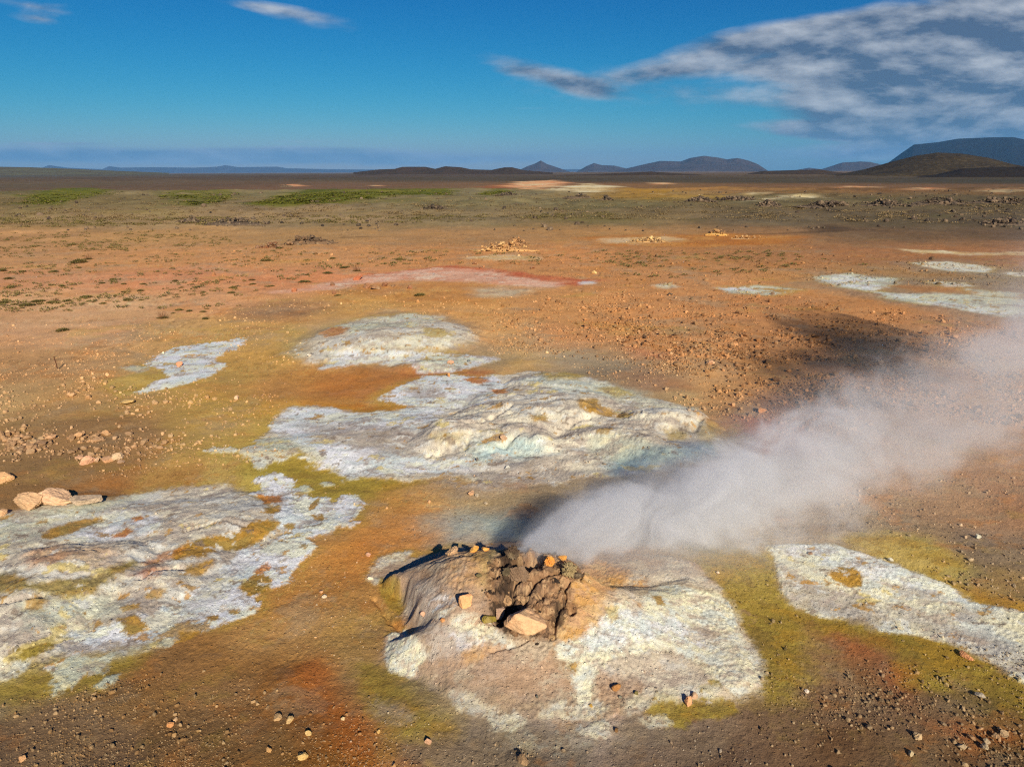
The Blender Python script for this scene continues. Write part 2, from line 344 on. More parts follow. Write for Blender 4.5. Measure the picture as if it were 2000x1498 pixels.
# ------------------------------------------------------------------ colours of the ground
ANCH = P("""0,345,78,72,60 300,345,84,70,57 600,345,76,62,52 900,348,72,62,50 1200,350,70,60,46 1500,352,72,62,47 1800,352,66,58,46 2000,352,60,54,42
0,362,88,74,58 300,362,92,72,56 600,362,102,76,58 900,362,105,80,58 1100,362,125,88,60 1300,362,115,84,54 1600,362,108,78,54 1900,362,104,77,56
0,385,100,90,60 300,392,118,102,74 600,392,110,100,72 800,392,110,100,72 1000,388,116,104,80 1200,383,140,108,62 1350,380,138,100,58 1500,385,122,90,58 1750,382,108,78,52 2000,384,96,74,52
0,410,104,88,58 300,412,114,98,68 600,412,118,100,78 900,412,112,100,72 1200,412,108,97,70 1500,408,98,87,62 1800,410,88,76,56 2000,412,84,72,54
0,438,138,110,74 300,440,146,116,80 600,440,140,112,78 900,438,128,106,74 1200,436,116,98,70 1500,438,104,86,62 1750,440,92,76,54 2000,440,88,73,54
0,463,172,124,80 300,463,176,128,80 600,463,162,120,76 900,463,160,116,74 1200,460,165,118,72 1500,462,150,105,66 1700,460,112,84,58 2000,462,100,76,55
0,500,180,128,84 300,500,188,130,82 600,500,188,130,82 900,500,184,124,76 1100,500,190,126,76 1300,500,176,118,70 1500,500,168,112,68 1700,500,160,106,66 1900,500,158,104,66 2050,500,155,104,66
0,548,190,130,90 300,548,200,130,88 600,548,202,128,84 1200,548,184,124,76 1400,550,188,128,80 1600,545,184,126,74 1800,540,160,118,76 1980,545,140,115,82
0,600,203,150,105 200,605,207,157,113 400,595,200,140,95 540,605,172,122,80 700,598,192,140,78 900,600,192,136,80 1100,600,192,132,80 1300,600,196,132,80 1500,600,192,128,78 1700,610,186,124,74 1900,620,165,114,74 2050,640,160,114,78
0,650,196,142,98 200,650,200,146,102 350,650,192,144,88 480,650,190,142,78 960,650,204,150,94 1100,655,196,134,84 1300,660,192,130,80 1500,660,188,128,80 1700,660,178,122,74 1900,680,165,115,74
0,720,180,130,84 150,715,182,136,90 400,745,184,140,72 500,700,190,140,72 600,740,188,128,66 680,760,184,120,58 560,760,180,125,70 1000,710,190,145,90 1100,705,170,146,116 1180,720,140,118,92 1260,740,165,120,82 1380,740,194,142,92 1500,740,186,130,82 1700,740,172,116,74 1900,760,160,112,74
0,790,185,145,95 100,780,176,130,80 250,790,172,130,76 420,790,184,142,72 520,800,188,138,62 650,795,190,135,66 1330,780,176,140,96 1450,790,188,136,90 1550,800,170,105,66 1700,820,155,108,74
30,850,152,114,72 150,850,148,108,68 260,860,154,112,70 400,850,176,136,74 480,850,178,140,70 1500,870,150,98,62 1700,900,165,122,88 1900,900,165,122,88
50,905,140,104,66 200,905,143,104,64 350,905,170,130,70 440,910,172,140,76 560,920,172,150,66 640,940,174,148,70
50,945,138,98,58 200,945,144,95,52 350,940,152,100,54 450,945,160,120,66 760,960,184,130,66 850,970,180,132,78 950,980,160,130,92 1100,950,165,135,100
690,1010,178,128,66 780,1020,180,124,64 860,1020,178,130,78 960,1020,150,138,112 620,1090,176,122,56 700,1070,186,122,56 650,1130,176,118,52 560,1160,170,120,58 700,1150,172,122,60
560,1230,166,122,66 650,1240,168,126,70 720,1240,164,124,60 480,1260,150,104,50 400,1280,140,98,50 600,1290,166,118,58 690,1300,158,120,62
0,1380,140,118,78 100,1350,140,112,64 220,1340,138,105,56 330,1320,138,98,50 420,1340,140,102,58 520,1340,140,92,40 610,1330,152,88,32 560,1370,138,88,40 660,1390,146,84,28 720,1340,142,108,62 800,1400,138,108,54 850,1450,122,98,66 950,1480,116,96,68 730,1460,138,82,26 640,1440,132,84,32 500,1420,120,86,44 400,1420,118,86,48 300,1400,118,84,44 150,1420,126,98,64 50,1450,120,92,60 200,1480,116,88,56 400,1480,108,78,40 550,1480,116,80,34
1100,1480,118,100,74 1250,1470,118,96,70 1400,1440,122,98,68 1500,1400,120,92,62 1450,1480,110,82,54 1600,1450,108,76,44 1750,1470,112,86,54 1900,1470,104,74,42 2050,1480,100,72,42
1600,1380,116,88,58 1700,1370,122,92,60 1850,1370,122,92,58 1980,1400,116,94,50 1560,1260,140,112,58 1600,1300,132,98,62 1680,1270,136,88,50 1740,1300,134,88,54 1780,1250,126,96,50 1700,1320,128,92,54 1900,1310,134,108,50
1440,1080,168,138,88 1600,1020,160,136,104 1750,1020,158,130,90 1900,1020,156,118,78 1980,1000,158,112,72 1850,1080,140,112,74 1960,1100,124,104,80 1900,1140,126,106,72 1990,1160,136,108,60
1000,1150,190,158,124 900,1150,190,160,128 1100,1300,180,158,132 1000,1350,172,148,122 1200,1200,204,158,116 1300,1300,180,156,134 900,1300,168,148,130 1150,1400,170,144,116
-200,700,185,138,92 -200,1000,140,104,66 -200,1400,122,94,60 2250,700,170,118,75 2250,1100,140,112,74 2250,1400,110,80,48 -150,500,176,126,82 2200,500,155,104,66 0,1150,165,140,100 250,1150,180,160,135 400,1080,180,165,145 700,880,170,160,140 1000,820,190,170,145 1250,860,180,165,140 750,660,180,165,140""")
def lp(x, y):
    r = np.hypot(x, y); return np.arctan2(x, y) * 3.2, np.log(r + 1e-3) * 2.6
ax_, ay_ = W(np.array([a[0] for a in ANCH]), np.array([a[1] for a in ANCH]))
au, av = lp(ax_, ay_)
acol = np.array([alb(a[2:5]) * ((np.array([1.22, 1.37, 1.48]) if a[1] < 640 and a[0] < 1250 else np.array([1.14, 1.29, 1.44])) if 438 <= a[1] < 985 else (np.array([1.10, 1.20, 1.58]) if a[1] >= 985 else np.array([1.30, 1.36, 1.28]))) for a in ANCH])
UL = np.linspace(-math.pi * 3.2, math.pi * 3.2, 500); VL = np.linspace(0, 27, 420)
gu, gv = np.meshgrid(UL, VL)
wsum = 0; csum = 0
for i in range(len(ANCH)):
    d = (gu - au[i]) ** 2 + (gv - av[i]) ** 2
    wt = 1.0 / (d + .006) ** 1.9
    wsum = wsum + wt; csum = csum + wt[..., None] * acol[i]
CG = csum / wsum[..., None]
def base_col(x, y):
    n1_ = fbm(x, y, 2.2, 5, 81); n2_ = fbm(x, y, 2.2, 5, 82)
    r = np.hypot(x, y)
    k = .55 + .25 * ss(20, 80, r)
    u, v = lp(x, y)
    # wander about a quarter of the distance scale so that colour zones get ragged natural limits
    sc = 1.0 / np.maximum(r, 4)
    u = u + n1_ * 6.4 * sc * k; v = v + n2_ * 5.2 * sc * k + .10 * fbm(x, y, np.maximum(6, 1), 3, 83)
    fu = np.clip((u - UL[0]) / (UL[1] - UL[0]), 0, len(UL) - 1.001); fv = np.clip((v - VL[0]) / (VL[1] - VL[0]), 0, len(VL) - 1.001)
    iu = fu.astype(int); iv = fv.astype(int); a = (fu - iu)[:, None]; b = (fv - iv)[:, None]
    return (CG[iv, iu] * (1 - a) + CG[iv, iu + 1] * a) * (1 - b) + (CG[iv + 1, iu] * (1 - a) + CG[iv + 1, iu + 1] * a) * b
C = base_col(gx, gy)
# earthy variation: hue and value drift
v1 = fbm(gx, gy, .9, 5, 91, .6); v2 = fbm(gx, gy, 3.5, 4, 92)
C *= (1 + .20 * v1 + .16 * v2)[:, None]
v3 = fbm(gx * .6, gy, 1.6, 4, 93)
C *= 1 + np.stack([.07 * v3, 0 * v3, -.16 * v3], 1)
nearmot = 1 - ss(50, 90, gr)
for cc0, sc0, sd0, st0, th0 in [((158, 136, 108), 1.3, 201, .5, .08), ((188, 124, 62), 1.0, 205, .4, .12), ((126, 98, 70), .7, 209, .42, .16), ((196, 164, 120), .45, 213, .4, .22), ((168, 140, 70), 1.8, 217, .35, .15), ((110, 84, 58), .3, 221, .35, .25)]:
    wf_ = ss(14, 26, gr); q_ = (ss(th0, th0 + .2, fbm(gx * .8, gy, sc0, 6, sd0, .72)) * (1 - wf_) + ss(th0, th0 + .2, fbm(gx * .8, gy, sc0 * 2.7, 6, sd0 + 3, .72)) * wf_) * st0 * nearmot
    lum = C.mean(1, keepdims=True); tg = alb(cc0); tg = tg / tg.mean() * (.55 * lum + .45 * tg.mean())
    C = C * (1 - q_[:, None]) + tg * q_[:, None]
# beyond the plain: patchy heath, slag, ash
rb = gr
fm = ss(62, 90, rb)
hv = fbm(gx, gy, 7, 5, 94, .62); hw = fbm(gx, gy, 38, 4, 95)
C *= (1 + fm * (.5 * hv + .25 * hw))[:, None]
gn = ss(.1, .5, fbm(gx, gy, 14, 4, 96)) * fm * (1 - ss(1200, 3000, rb)) * .3
C = C * (1 - gn[:, None]) + alb((92, 92, 48)) * gn[:, None]
fd = ss(300, 800, rb)
dk = ss(0.0, .5, fbm(gx, gy, 120, 5, 97, .6)) * fd * .35
C = C * (1 - dk[:, None]) + alb((58, 46, 36)) * dk[:, None]

# named mixes of mineral colours; the black one is painted shade
PAL = {'white': [(230, 236, 238), (208, 218, 222), (180, 172, 168), (230, 228, 212)],
       'whitewarm': [(216, 214, 198), (226, 220, 190), (190, 176, 160), (204, 208, 202)],
       'greycream': [(206, 196, 180), (176, 164, 154), (228, 218, 198), (204, 202, 196)],
       'palegreen': [(206, 212, 194), (188, 194, 178), (216, 212, 180), (176, 168, 154)],
       'lilac': [(160, 146, 140), (176, 166, 160), (150, 134, 122), (188, 180, 172)],
       'pink': [(182, 152, 126), (172, 148, 128), (162, 134, 110), (186, 168, 146)],
       'peach': [(198, 152, 108), (206, 170, 122), (190, 150, 114), (200, 152, 92)],
       'ochre': [(168, 126, 44), (158, 120, 52), (188, 142, 46), (150, 122, 52)],
       'olive': [(146, 124, 48), (158, 138, 56), (134, 112, 48), (160, 128, 44)],
       'yellow': [(186, 156, 66), (196, 172, 96), (172, 140, 58), (178, 160, 88)],
       'orange': [(196, 128, 56), (184, 112, 44), (200, 142, 74), (176, 112, 52)],
       'rust': [(176, 98, 48), (164, 84, 40), (190, 114, 60), (158, 88, 44)],
       'brown': [(158, 122, 92), (124, 92, 66), (184, 150, 114), (108, 84, 66)],
       'black': [(40, 34, 32), (26, 24, 24), (58, 46, 38), (34, 30, 30)],  # stands for the shade inside the vent's hollows and cracks
       'dark': [(70, 56, 44), (88, 70, 54), (58, 48, 40), (96, 78, 58)],
       'grey': [(150, 134, 112), (138, 124, 108), (160, 142, 116), (146, 136, 122)],
       'blue': [(168, 200, 206), (150, 188, 198), (186, 206, 200), (172, 196, 190)],
       'red': [(192, 100, 68), (200, 116, 78), (182, 92, 64), (196, 124, 88)],
       'redpink': [(228, 182, 158), (216, 156, 128), (230, 198, 176), (216, 168, 142)],
       'sand': [(210, 164, 122), (204, 154, 110), (214, 172, 132), (200, 156, 112)],
       'grass': [(108, 108, 30), (92, 98, 28), (124, 118, 44), (84, 90, 28)],
       'farbright': [(232, 180, 132), (222, 150, 104), (238, 204, 160), (214, 140, 90)],
       'farcream': [(226, 208, 164), (232, 220, 190), (210, 180, 120), (220, 200, 150)]}
# palette, outline, softness m, raggedness m, mottle scale m, strength, hole amount, crust
PATCH = [
 ('sand', "-60,612 60,602 150,598 300,606 330,618 250,628 120,636 -60,648", .8, .8, 3, .7, 0, 0),
 ('grey', "560,690 600,650 680,628 760,612 860,614 930,640 960,680 1000,700 960,715 880,728 800,712 700,705 620,706", .5, .6, 1.5, .55, 0, 0),
 ('grey', "1600,532 1760,540 1900,545 2060,560 2060,632 1900,615 1750,592 1640,572 1590,552", 1.2, 1.2, 3, .6, 0, 0),
 ('grey', "1740,512 1850,506 1960,525 2000,545 1800,530", 1.0, 1.0, 3, .5, 0, 0),
 ('red', "700,545 720,537 800,528 880,520 960,526 1060,540 1180,548 1130,556 1040,556 950,545 880,536 800,540", .5, .8, 2, .9, 0, 0),
 ('redpink', "540,572 600,562 700,546 780,531 850,524 950,531 1030,545 1090,553 1080,561 1000,556 900,549 800,546 720,552 640,566", .6, 1.0, 2, .92, .05, 0),
 ('orange', "700,556 900,552 1000,566 960,590 800,590 690,575", 1.0, 1.0, 3, .45, 0, 0),
 ('palegreen', "930,565 980,560 1040,566 1000,578 940,580", .8, .7, 2, .5, 0, 0),
 ('orange', "1150,464 1250,460 1400,458 1560,462 1500,478 1350,482 1200,480", 1.5, 2, 6, .75, 0, 0),
 ('farcream', "1180,466 1300,462 1330,468 1240,478 1190,474", 1.0, 1.5, 5, .5, 0, 0),
 ('farcream', "915,503 960,499 1050,502 1040,508 960,508", .5, .8, 3, .6, 0, 0),
 ('farcream', "1770,488 1850,490 1870,495 1800,494", .5, .8, 3, .8, 0, 0),
 ('farcream', "1850,494 2010,493 2010,499 1880,498", .5, .8, 3, .5, .2, 0),
 ('dark', "1580,446 1620,440 1655,445 1640,452 1600,453", 1.2, 1.5, 6, .7, 0, 0),
 ('white', "1130,551 1160,550 1166,554 1136,556", .2, .3, 1, .7, .2, 1),
 ('palegreen', "1278,558 1300,554 1325,560 1300,565", .3, .3, 1, .7, .2, 1),
 ('palegreen', "1406,563 1480,558 1556,566 1500,576 1430,573", .3, .5, 1.2, .9, .35, 1),
 ('white', "1415,565 1450,562 1480,568 1450,571 1425,570", .2, .4, 1.2, .8, .4, 1),
 ('whitewarm', "1792,514 1850,511 1935,524 1920,531 1860,529 1815,523", .3, .5, 1.6, .95, .15, 1),
 ('whitewarm', "1963,534 2060,532 2060,540 1990,540", .3, .5, 1.6, .95, .1, 1),
 ('palegreen', "1598,541 1660,535 1745,545 1750,553 1715,561 1700,569 1650,562 1610,552", .3, .5, 1.5, .95, .15, 1),
 ('white', "1612,548 1650,541 1700,552 1720,561 1700,568 1650,560", .2, .5, 1, .8, .25, 1),
 ('white', "1625,537 1730,541 1740,546 1700,548 1660,543", .2, .5, 1, .7, .3, 1),
 ('palegreen', "1716,571 1760,576 1830,574 1900,577 2060,592 2060,628 1960,617 1870,603 1780,590 1730,580", .3, .5, 1.5, .95, .12, 1),
 ('white', "1720,573 1780,575 1830,590 1930,604 2000,612 1980,618 1900,608 1780,586", .2, .5, 1, .7, .35, 1),
 ('whitewarm', "1815,551 1880,553 1900,560 1850,560", .2, .4, 1, .8, .2, 1),
 ('palegreen', "1890,566 1990,574 1985,580 1900,574", .2, .4, 1, .8, .2, 1),
 ('orange', "1760,560 1860,560 1900,572 1800,572", .5, .6, 1.5, .5, .1, 0),
 ('brown', "480,600 560,588 660,592 640,606 540,618 470,620", .8, 1.0, 2, .4, .1, 0),
 ('rust', "800,722 880,718 960,725 950,738 860,738 800,735", .3, .5, 1, .6, 0, 0),
 ('rust', "640,735 760,722 900,722 780,760 650,790 600,770", .8, .8, 1.5, .4, 0, 0),
 ('rust', "1230,730 1300,735 1330,755 1280,760 1240,745", .5, .5, 1, .35, 0, 0),
 ('red', "1235,682 1300,688 1310,700 1250,700", .5, .5, 1, .4, 0, 0),
 ('red', "1440,815 1510,820 1580,840 1600,890 1480,880 1430,850", .4, .4, 1, .7, 0, 0),
 ('orange', "700,790 760,792 840,793 835,800 760,806 700,806 640,800 600,790", .25, .3, .8, .9, 0, 0),
 ('grey', "1100,700 1250,705 1300,735 1280,790 1180,770 1080,730", .8, .6, 1.5, .4, 0, 0),
 # --- small white pool on the left
 ('yellow', "215,742 280,728 340,735 300,765 240,775 205,760", .25, .3, .7, .6, .1, 0),
 ('palegreen', "236,718 262,713 292,720 270,728", .1, .15, .5, .8, .2, 1),
 ('white', "478,659 440,667 400,671 350,679 320,691 295,704 289,715 325,720 332,737 300,748 275,766 330,758 390,739 432,722 437,714 408,704 442,689 468,674", .06, .28, .8, 1, .22, 1),
 # --- back mound
 ('greycream', "560,690 610,665 640,650 690,632 740,620 800,614 860,622 910,645 918,665 885,680 800,686 740,690 700,690 650,702 600,705", .3, .5, 1.0, .9, .1, 1),
 ('palegreen', "650,640 690,630 740,620 800,614 850,624 800,640 740,640 690,655", .2, .5, 1.0, .8, .3, 1),
 ('whitewarm', "650,690 700,672 780,664 880,655 905,668 860,676 780,682 730,690 690,700 650,702", .2, .4, .8, .8, .3, 1),
 ('white', "660,697 680,688 740,690 800,690 860,692 925,696 960,702 930,712 880,724 830,724 800,712 740,706 690,712 640,718", .15, .35, .9, .85, .25, 1),
 ('palegreen', "820,705 860,698 920,702 900,716 870,724 832,724", .1, .3, .8, .8, .3, 1),
 ('orange', "630,650 655,640 680,642 665,655 640,658", .15, .25, .6, .8, 0, 0),
 ('yellow', "830,642 860,645 880,655 850,660 832,656", .1, .2, .6, .7, 0, 0),
 ('yellow', "560,640 600,650 590,700 556,700", .6, .5, 1, .35, 0, 0),
 # --- central crusted field
 ('olive', "510,890 560,880 620,893 680,925 760,930 800,945 700,970 600,965 545,930 500,915", .4, .35, .8, .85, .05, 0),
 ('greycream', "525,852 560,830 545,815 575,798 640,802 700,812 760,806 835,798 870,790 880,770 960,738 1050,728 1130,738 1200,755 1240,780 1300,786 1360,805 1372,840 1400,866 1396,888 1340,900 1270,914 1190,922 1120,925 1080,945 1010,935 950,945 880,925 800,932 740,927 690,932 678,915 620,892 590,878 540,866", .12, .38, 1.0, 1, .04, 1),
 ('white', "545,830 575,800 640,803 700,813 770,806 835,798 870,800 850,820 800,835 720,838 640,850 560,845", .15, .5, .8, .95, .18, 1),
 ('white', "538,860 600,852 680,870 760,880 830,905 900,900 960,905 930,918 860,918 780,925 700,925 680,912 620,890 590,876", .12, .5, .8, .95, .22, 1),
 ('lilac', "600,835 700,830 800,835 840,860 820,885 740,880 660,862", .3, .5, .7, .7, .2, 1),
 ('white', "744,776 770,762 800,748 830,737 880,733 930,742 960,738 985,752 960,775 930,795 870,792 800,792 765,786", .06, .32, .8, 1, .15, 1),
 ('lilac', "800,762 880,752 950,765 940,785 860,785 800,778", .2, .4, .6, .6, .35, 1),
 ('orange', "905,742 930,738 955,745 935,752", .06, .12, .4, .9, 0, 0),
 ('orange', "963,764 985,762 990,768 970,772", .05, .1, .4, .9, 0, 0),
 ('blue', "1030,745 1100,738 1180,752 1240,768 1200,775 1100,765", .3, .4, 1, .4, .1, 1),
 ('palegreen', "1150,745 1230,765 1290,790 1360,800 1330,806 1250,795 1180,775", .2, .4, 1, .5, .1, 1),
 ('yellow', "1050,733 1100,728 1135,735 1120,742 1070,742", .2, .2, .6, .75, 0, 0),
 ('yellow', "1170,760 1205,758 1230,772 1200,778", .15, .2, .6, .7, 0, 0),
 ('ochre', "1130,783 1165,782 1170,795 1190,803 1240,812 1230,815 1170,810 1135,800", .1, .12, .4, .85, 0, 0),
 ('ochre', "1038,815 1065,815 1070,822 1045,826", .08, .1, .4, .8, .1, 0),
 ('ochre', "1165,843 1195,842 1185,850 1170,849", .04, .08, .4, .9, 0, 0),
 ('yellow', "1300,845 1340,845 1335,860 1310,862", .12, .12, .5, .6, .1, 0),
 ('blue', "1190,915 1210,890 1270,880 1330,880 1380,870 1405,872 1396,888 1340,900 1270,914 1200,925", .25, .2, .8, .85, 0, 0),
 ('palegreen', "1160,860 1210,850 1260,870 1240,890 1180,895 1160,880", .25, .3, .6, .7, .1, 1),
 ('blue', "950,868 1020,862 1060,880 1000,898 930,900 920,885", .3, .4, .8, .65, .1, 1),
 ('lilac', "880,925 1000,900 1100,905 1130,925 1000,950 900,958 860,940", .4, .4, .7, .65, .1, 0),
 ('olive', "1380,830 1440,830 1460,860 1410,880 1370,850", .3, .3, .8, .7, .1, 0),
 ('blue', "840,1020 900,1010 1000,1012 1060,1040 980,1056 880,1056", .5, .3, .8, .5, 0, 0),
 ('yellow', "850,855 900,850 905,865 870,868", .15, .2, .3, .5, .2, 1),
 # --- yellowish outliers between the fields
 ('whitewarm', "403,881 420,876 448,875 460,881 430,886", .04, .15, .4, 1, .15, 1),
 ('whitewarm', "470,880 490,873 520,876 560,880 590,885 560,895 530,898 510,912 490,892", .05, .2, .5, .9, .2, 1),
 ('palegreen', "500,862 530,855 560,862 580,875 540,878", .06, .2, .5, .9, .2, 1),
 ('whitewarm', "590,893 620,898 640,910 610,905", .05, .15, .4, .8, .3, 1),
 ('palegreen', "580,955 595,950 608,958 592,966", .04, .1, .4, .9, .05, 1),
 ('palegreen', "630,944 645,942 650,948 636,950", .03, .06, .4, .9, .05, 1),
 # --- left field
 ('yellow', "190,985 300,955 420,945 500,950 460,965 330,965 230,985", .35, .25, .8, .6, 0, 0),
 ('greycream', "-80,1015 60,1000 120,985 200,982 280,965 350,955 430,955 480,968 510,985 540,1030 520,1080 470,1150 400,1215 280,1260 180,1290 60,1310 -80,1345", .2, .3, .8, 1, .04, 1),
 ('palegreen', "-80,1020 60,1002 200,984 262,975 200,1000 100,1020 60,1060 0,1085 -80,1090", .2, .3, .6, .75, .15, 1),
 ('white', "150,1040 200,1010 250,1000 300,1010 310,1030 250,1050 180,1055 110,1055", .15, .25, .5, .8, .25, 1),
 ('palegreen', "60,1180 130,1160 200,1165 240,1190 200,1220 120,1230 70,1215", .15, .25, .5, .7, .2, 1),
 ('white', "513,932 530,927 545,930 565,945 560,955 600,970 640,975 650,985 672,972 690,972 703,986 698,1003 672,1026 665,1020 640,1040 600,1051 605,1075 590,1090 572,1112 557,1136 520,1152 500,1167 497,1190 450,1211 400,1226 350,1231 330,1250 280,1267 225,1276 200,1262 150,1275 120,1250 200,1235 300,1200 380,1160 430,1130 470,1080 520,1050 540,1020 545,990 520,970 480,968 510,958 506,942", .04, .17, .6, 1, .13, 1),
 ('lilac', "250,1215 330,1180 420,1120 470,1100 440,1160 360,1210 280,1250", .2, .25, .5, .45, .3, 1),
 ('white', "640,1010 665,1005 685,1012 700,1022 680,1030 655,1030", .03, .14, .3, .8, .45, 1),
 ('ochre', "338,1095 350,1075 390,1060 440,1050 500,1026 545,1018 540,1035 500,1060 470,1075 430,1072 390,1088", .05, .12, .4, .95, .05, 0),
 ('ochre', "468,1150 485,1135 500,1120 528,1130 525,1150 500,1162 480,1158", .03, .08, .3, .95, 0, 0),
 ('orange', "505,968 550,972 545,982 520,984", .03, .07, .3, .9, 0, 0),
 ('ochre', "520,995 545,990 545,1002 525,1003", .03, .07, .3, .9, 0, 0),
 ('ochre', "605,990 622,975 618,990 606,998", .02, .06, .3, .9, 0, 0),
 ('ochre', "612,1008 628,1006 628,1018 616,1016", .02, .06, .3, .9, 0, 0),
 ('ochre', "555,1027 575,1026 572,1034 560,1034", .02, .05, .3, .9, 0, 0),
 ('ochre', "590,1064 600,1066 595,1072 586,1070", .02, .05, .3, .8, 0, 0),
 ('orange', "500,1118 520,1102 526,1110 510,1122", .03, .06, .3, .8, 0, 0),
 ('ochre', "95,1040 140,1022 195,1012 205,1020 170,1030 110,1050 85,1052", .05, .12, .3, .9, .05, 0),
 ('orange', "225,1050 248,1034 256,1040 245,1050", .03, .06, .3, .9, 0, 0),
 ('orange', "258,1014 275,1010 278,1016 265,1020", .03, .06, .3, .9, 0, 0),
 ('olive', "-60,1140 0,1130 40,1132 60,1145 120,1140 170,1135 230,1110 262,1098 268,1106 210,1140 180,1160 130,1166 90,1160 40,1158 -60,1160", .08, .12, .3, .85, .05, 0),
 ('dark', "0,1128 30,1126 38,1140 10,1148 -20,1145", .1, .1, .2, .45, .1, 0),
 ('orange', "280,1100 320,1085 360,1070 350,1085 300,1105", .08, .12, .3, .7, 0, 0),
 ('orange', "60,1085 110,1070 140,1085 110,1100 70,1105", .15, .15, .4, .5, 0, 0),
 ('peach', "130,1080 190,1070 240,1085 200,1110 140,1110", .2, .2, .4, .5, .1, 0),
 ('rust', "265,1125 300,1110 325,1118 300,1130", .08, .08, .3, .6, 0, 0),
 ('ochre', "358,1125 370,1108 410,1098 412,1104 385,1125", .05, .08, .3, .85, 0, 0),
 ('ochre', "290,1165 310,1155 325,1160 305,1172", .04, .07, .3, .75, 0, 0),
 ('ochre', "58,1180 72,1170 88,1175 85,1195 68,1195", .05, .08, .2, .8, .05, 0),
 ('ochre', "235,1212 262,1207 275,1215 285,1230 265,1240 240,1236 248,1225", .03, .07, .3, .95, .05, 0),
 ('ochre', "242,1188 270,1182 268,1190 245,1194", .03, .06, .3, .8, 0, 0),
 ('ochre', "450,1192 465,1190 462,1199 450,1198", .02, .05, .3, .9, 0, 0),
 ('ochre', "405,1207 425,1205 422,1212 410,1212", .02, .05, .3, .9, 0, 0),
 ('ochre', "345,1222 398,1215 402,1228 370,1245 320,1258 312,1248 335,1232", .04, .1, .3, .8, .15, 0),
 ('olive', "-60,1345 0,1325 60,1300 110,1290 160,1290 230,1275 300,1262 260,1300 200,1335 120,1352 -60,1375", .18, .2, .5, .75, .05, 0),
 ('olive', "14,1300 30,1277 80,1256 100,1252 98,1268 60,1290 30,1305", .04, .08, .3, .95, .05, 0),
 ('whitewarm', "-60,1300 0,1295 20,1300 50,1298 40,1312 0,1332 -60,1345", .05, .1, .4, .8, .1, 1),
 ('palegreen', "105,1345 112,1320 110,1300 150,1285 200,1290 195,1310 150,1325 130,1345 118,1350", .04, .12, .4, .9, .15, 1),
 ('palegreen', "186,1340 210,1325 230,1318 225,1328 200,1342", .03, .06, .4, .9, .05, 1),
 ('palegreen', "195,1288 215,1278 223,1280 210,1290", .03, .06, .4, .8, .1, 1),
 ('palegreen', "308,1262 325,1250 345,1248 330,1262", .03, .06, .4, .7, .2, 1),
 # --- olive and ochre ground round the steaming mound
 ('olive', "1350,1070 1430,1070 1510,1080 1520,1130 1530,1180 1565,1230 1572,1310 1540,1350 1500,1370 1480,1330 1470,1280 1430,1200 1390,1140", .2, .25, .6, .8, .05, 0),
 ('olive', "705,1290 745,1300 780,1325 830,1325 860,1350 905,1400 900,1430 860,1435 800,1420 740,1390 700,1340", .15, .2, .5, .7, .08, 0),
 ('olive', "760,1090 830,1075 900,1060 920,1066 800,1096 760,1110", .12, .1, .4, .5, 0, 0),
 ('whitewarm', "720,1125 745,1090 800,1078 790,1092 765,1110 750,1130 735,1140", .06, .08, .3, .8, .1, 1),
 ('orange', "690,1020 780,1030 860,1030 850,1060 780,1050 720,1060", .3, .3, .6, .25, 0, 0),
 ('orange', "640,1090 700,1065 720,1090 680,1150 640,1140", .3, .3, .6, .3, 0, 0),
 ('rust', "600,1300 625,1280 640,1320 690,1380 760,1450 820,1520 740,1520 660,1440 610,1360", .18, .2, .5, .3, .05, 0),
 ('rust', "560,1320 600,1300 620,1330 580,1350", .15, .2, .5, .22, 0, 0),
 ('lilac', "730,1370 780,1380 800,1400 760,1410", .1, .12, .3, .45, .2, 0),
 ('yellow', "1640,1050 1700,1042 1800,1050 1850,1080 1880,1110 1840,1140 1800,1125 1740,1100 1690,1080", .25, .25, .8, .75, .05, 0),
 ('ochre', "1850,1135 1900,1150 1990,1178 2060,1190 2060,1215 1980,1195 1900,1180", .12, .15, .6, .7, 0, 0),
 ('olive', "1580,1200 1640,1195 1700,1212 1800,1240 1900,1278 1990,1335 2060,1370 2060,1410 1950,1380 1880,1320 1840,1350 1770,1340 1760,1280 1680,1240 1600,1230", .12, .18, .5, .8, .05, 0),
 ('rust', "1640,1245 1720,1245 1740,1265 1700,1280 1640,1265", .15, .15, .4, .3, 0, 0),
 ('rust', "1730,1300 1780,1300 1775,1345 1740,1330", .15, .15, .4, .4, 0, 0),
 ('rust', "1840,1420 1920,1420 1990,1440 1900,1460", .2, .2, .5, .5, 0, 0),
 # --- the white sheet on the right
 ('whitewarm', "1500,1070 1560,1066 1600,1065 1640,1070 1700,1090 1750,1108 1800,1128 1850,1145 1890,1180 1990,1195 2080,1210 2300,1240 2500,1290 2500,1480 2300,1440 2080,1370 1990,1328 1960,1300 1890,1270 1840,1252 1780,1236 1720,1230 1690,1205 1650,1205 1600,1202 1550,1180 1528,1150 1522,1100", .04, .09, .5, 1, .02, 1),
 ('white', "1520,1070 1600,1067 1640,1072 1700,1092 1760,1112 1850,1148 1885,1175 1800,1150 1700,1130 1640,1110 1560,1095", .1, .15, .5, .8, .15, 1),
 ('lilac', "1525,1105 1560,1130 1620,1150 1690,1170 1740,1210 1700,1222 1640,1205 1560,1185 1528,1150", .12, .16, .4, .7, .12, 1),
 ('lilac', "1760,1155 1830,1160 1800,1175 1790,1200 1850,1225 1920,1240 2060,1310 2080,1360 1960,1300 1870,1255 1780,1225 1740,1185", .12, .18, .4, .55, .2, 1),
 ('lilac', "1840,1195 1880,1190 1910,1205 1890,1215 1850,1212", .08, .1, .3, .6, .1, 1),
 ('ochre', "1622,1125 1640,1113 1665,1112 1682,1125 1678,1145 1655,1146 1632,1135", .03, .06, .3, .95, 0, 0),
]
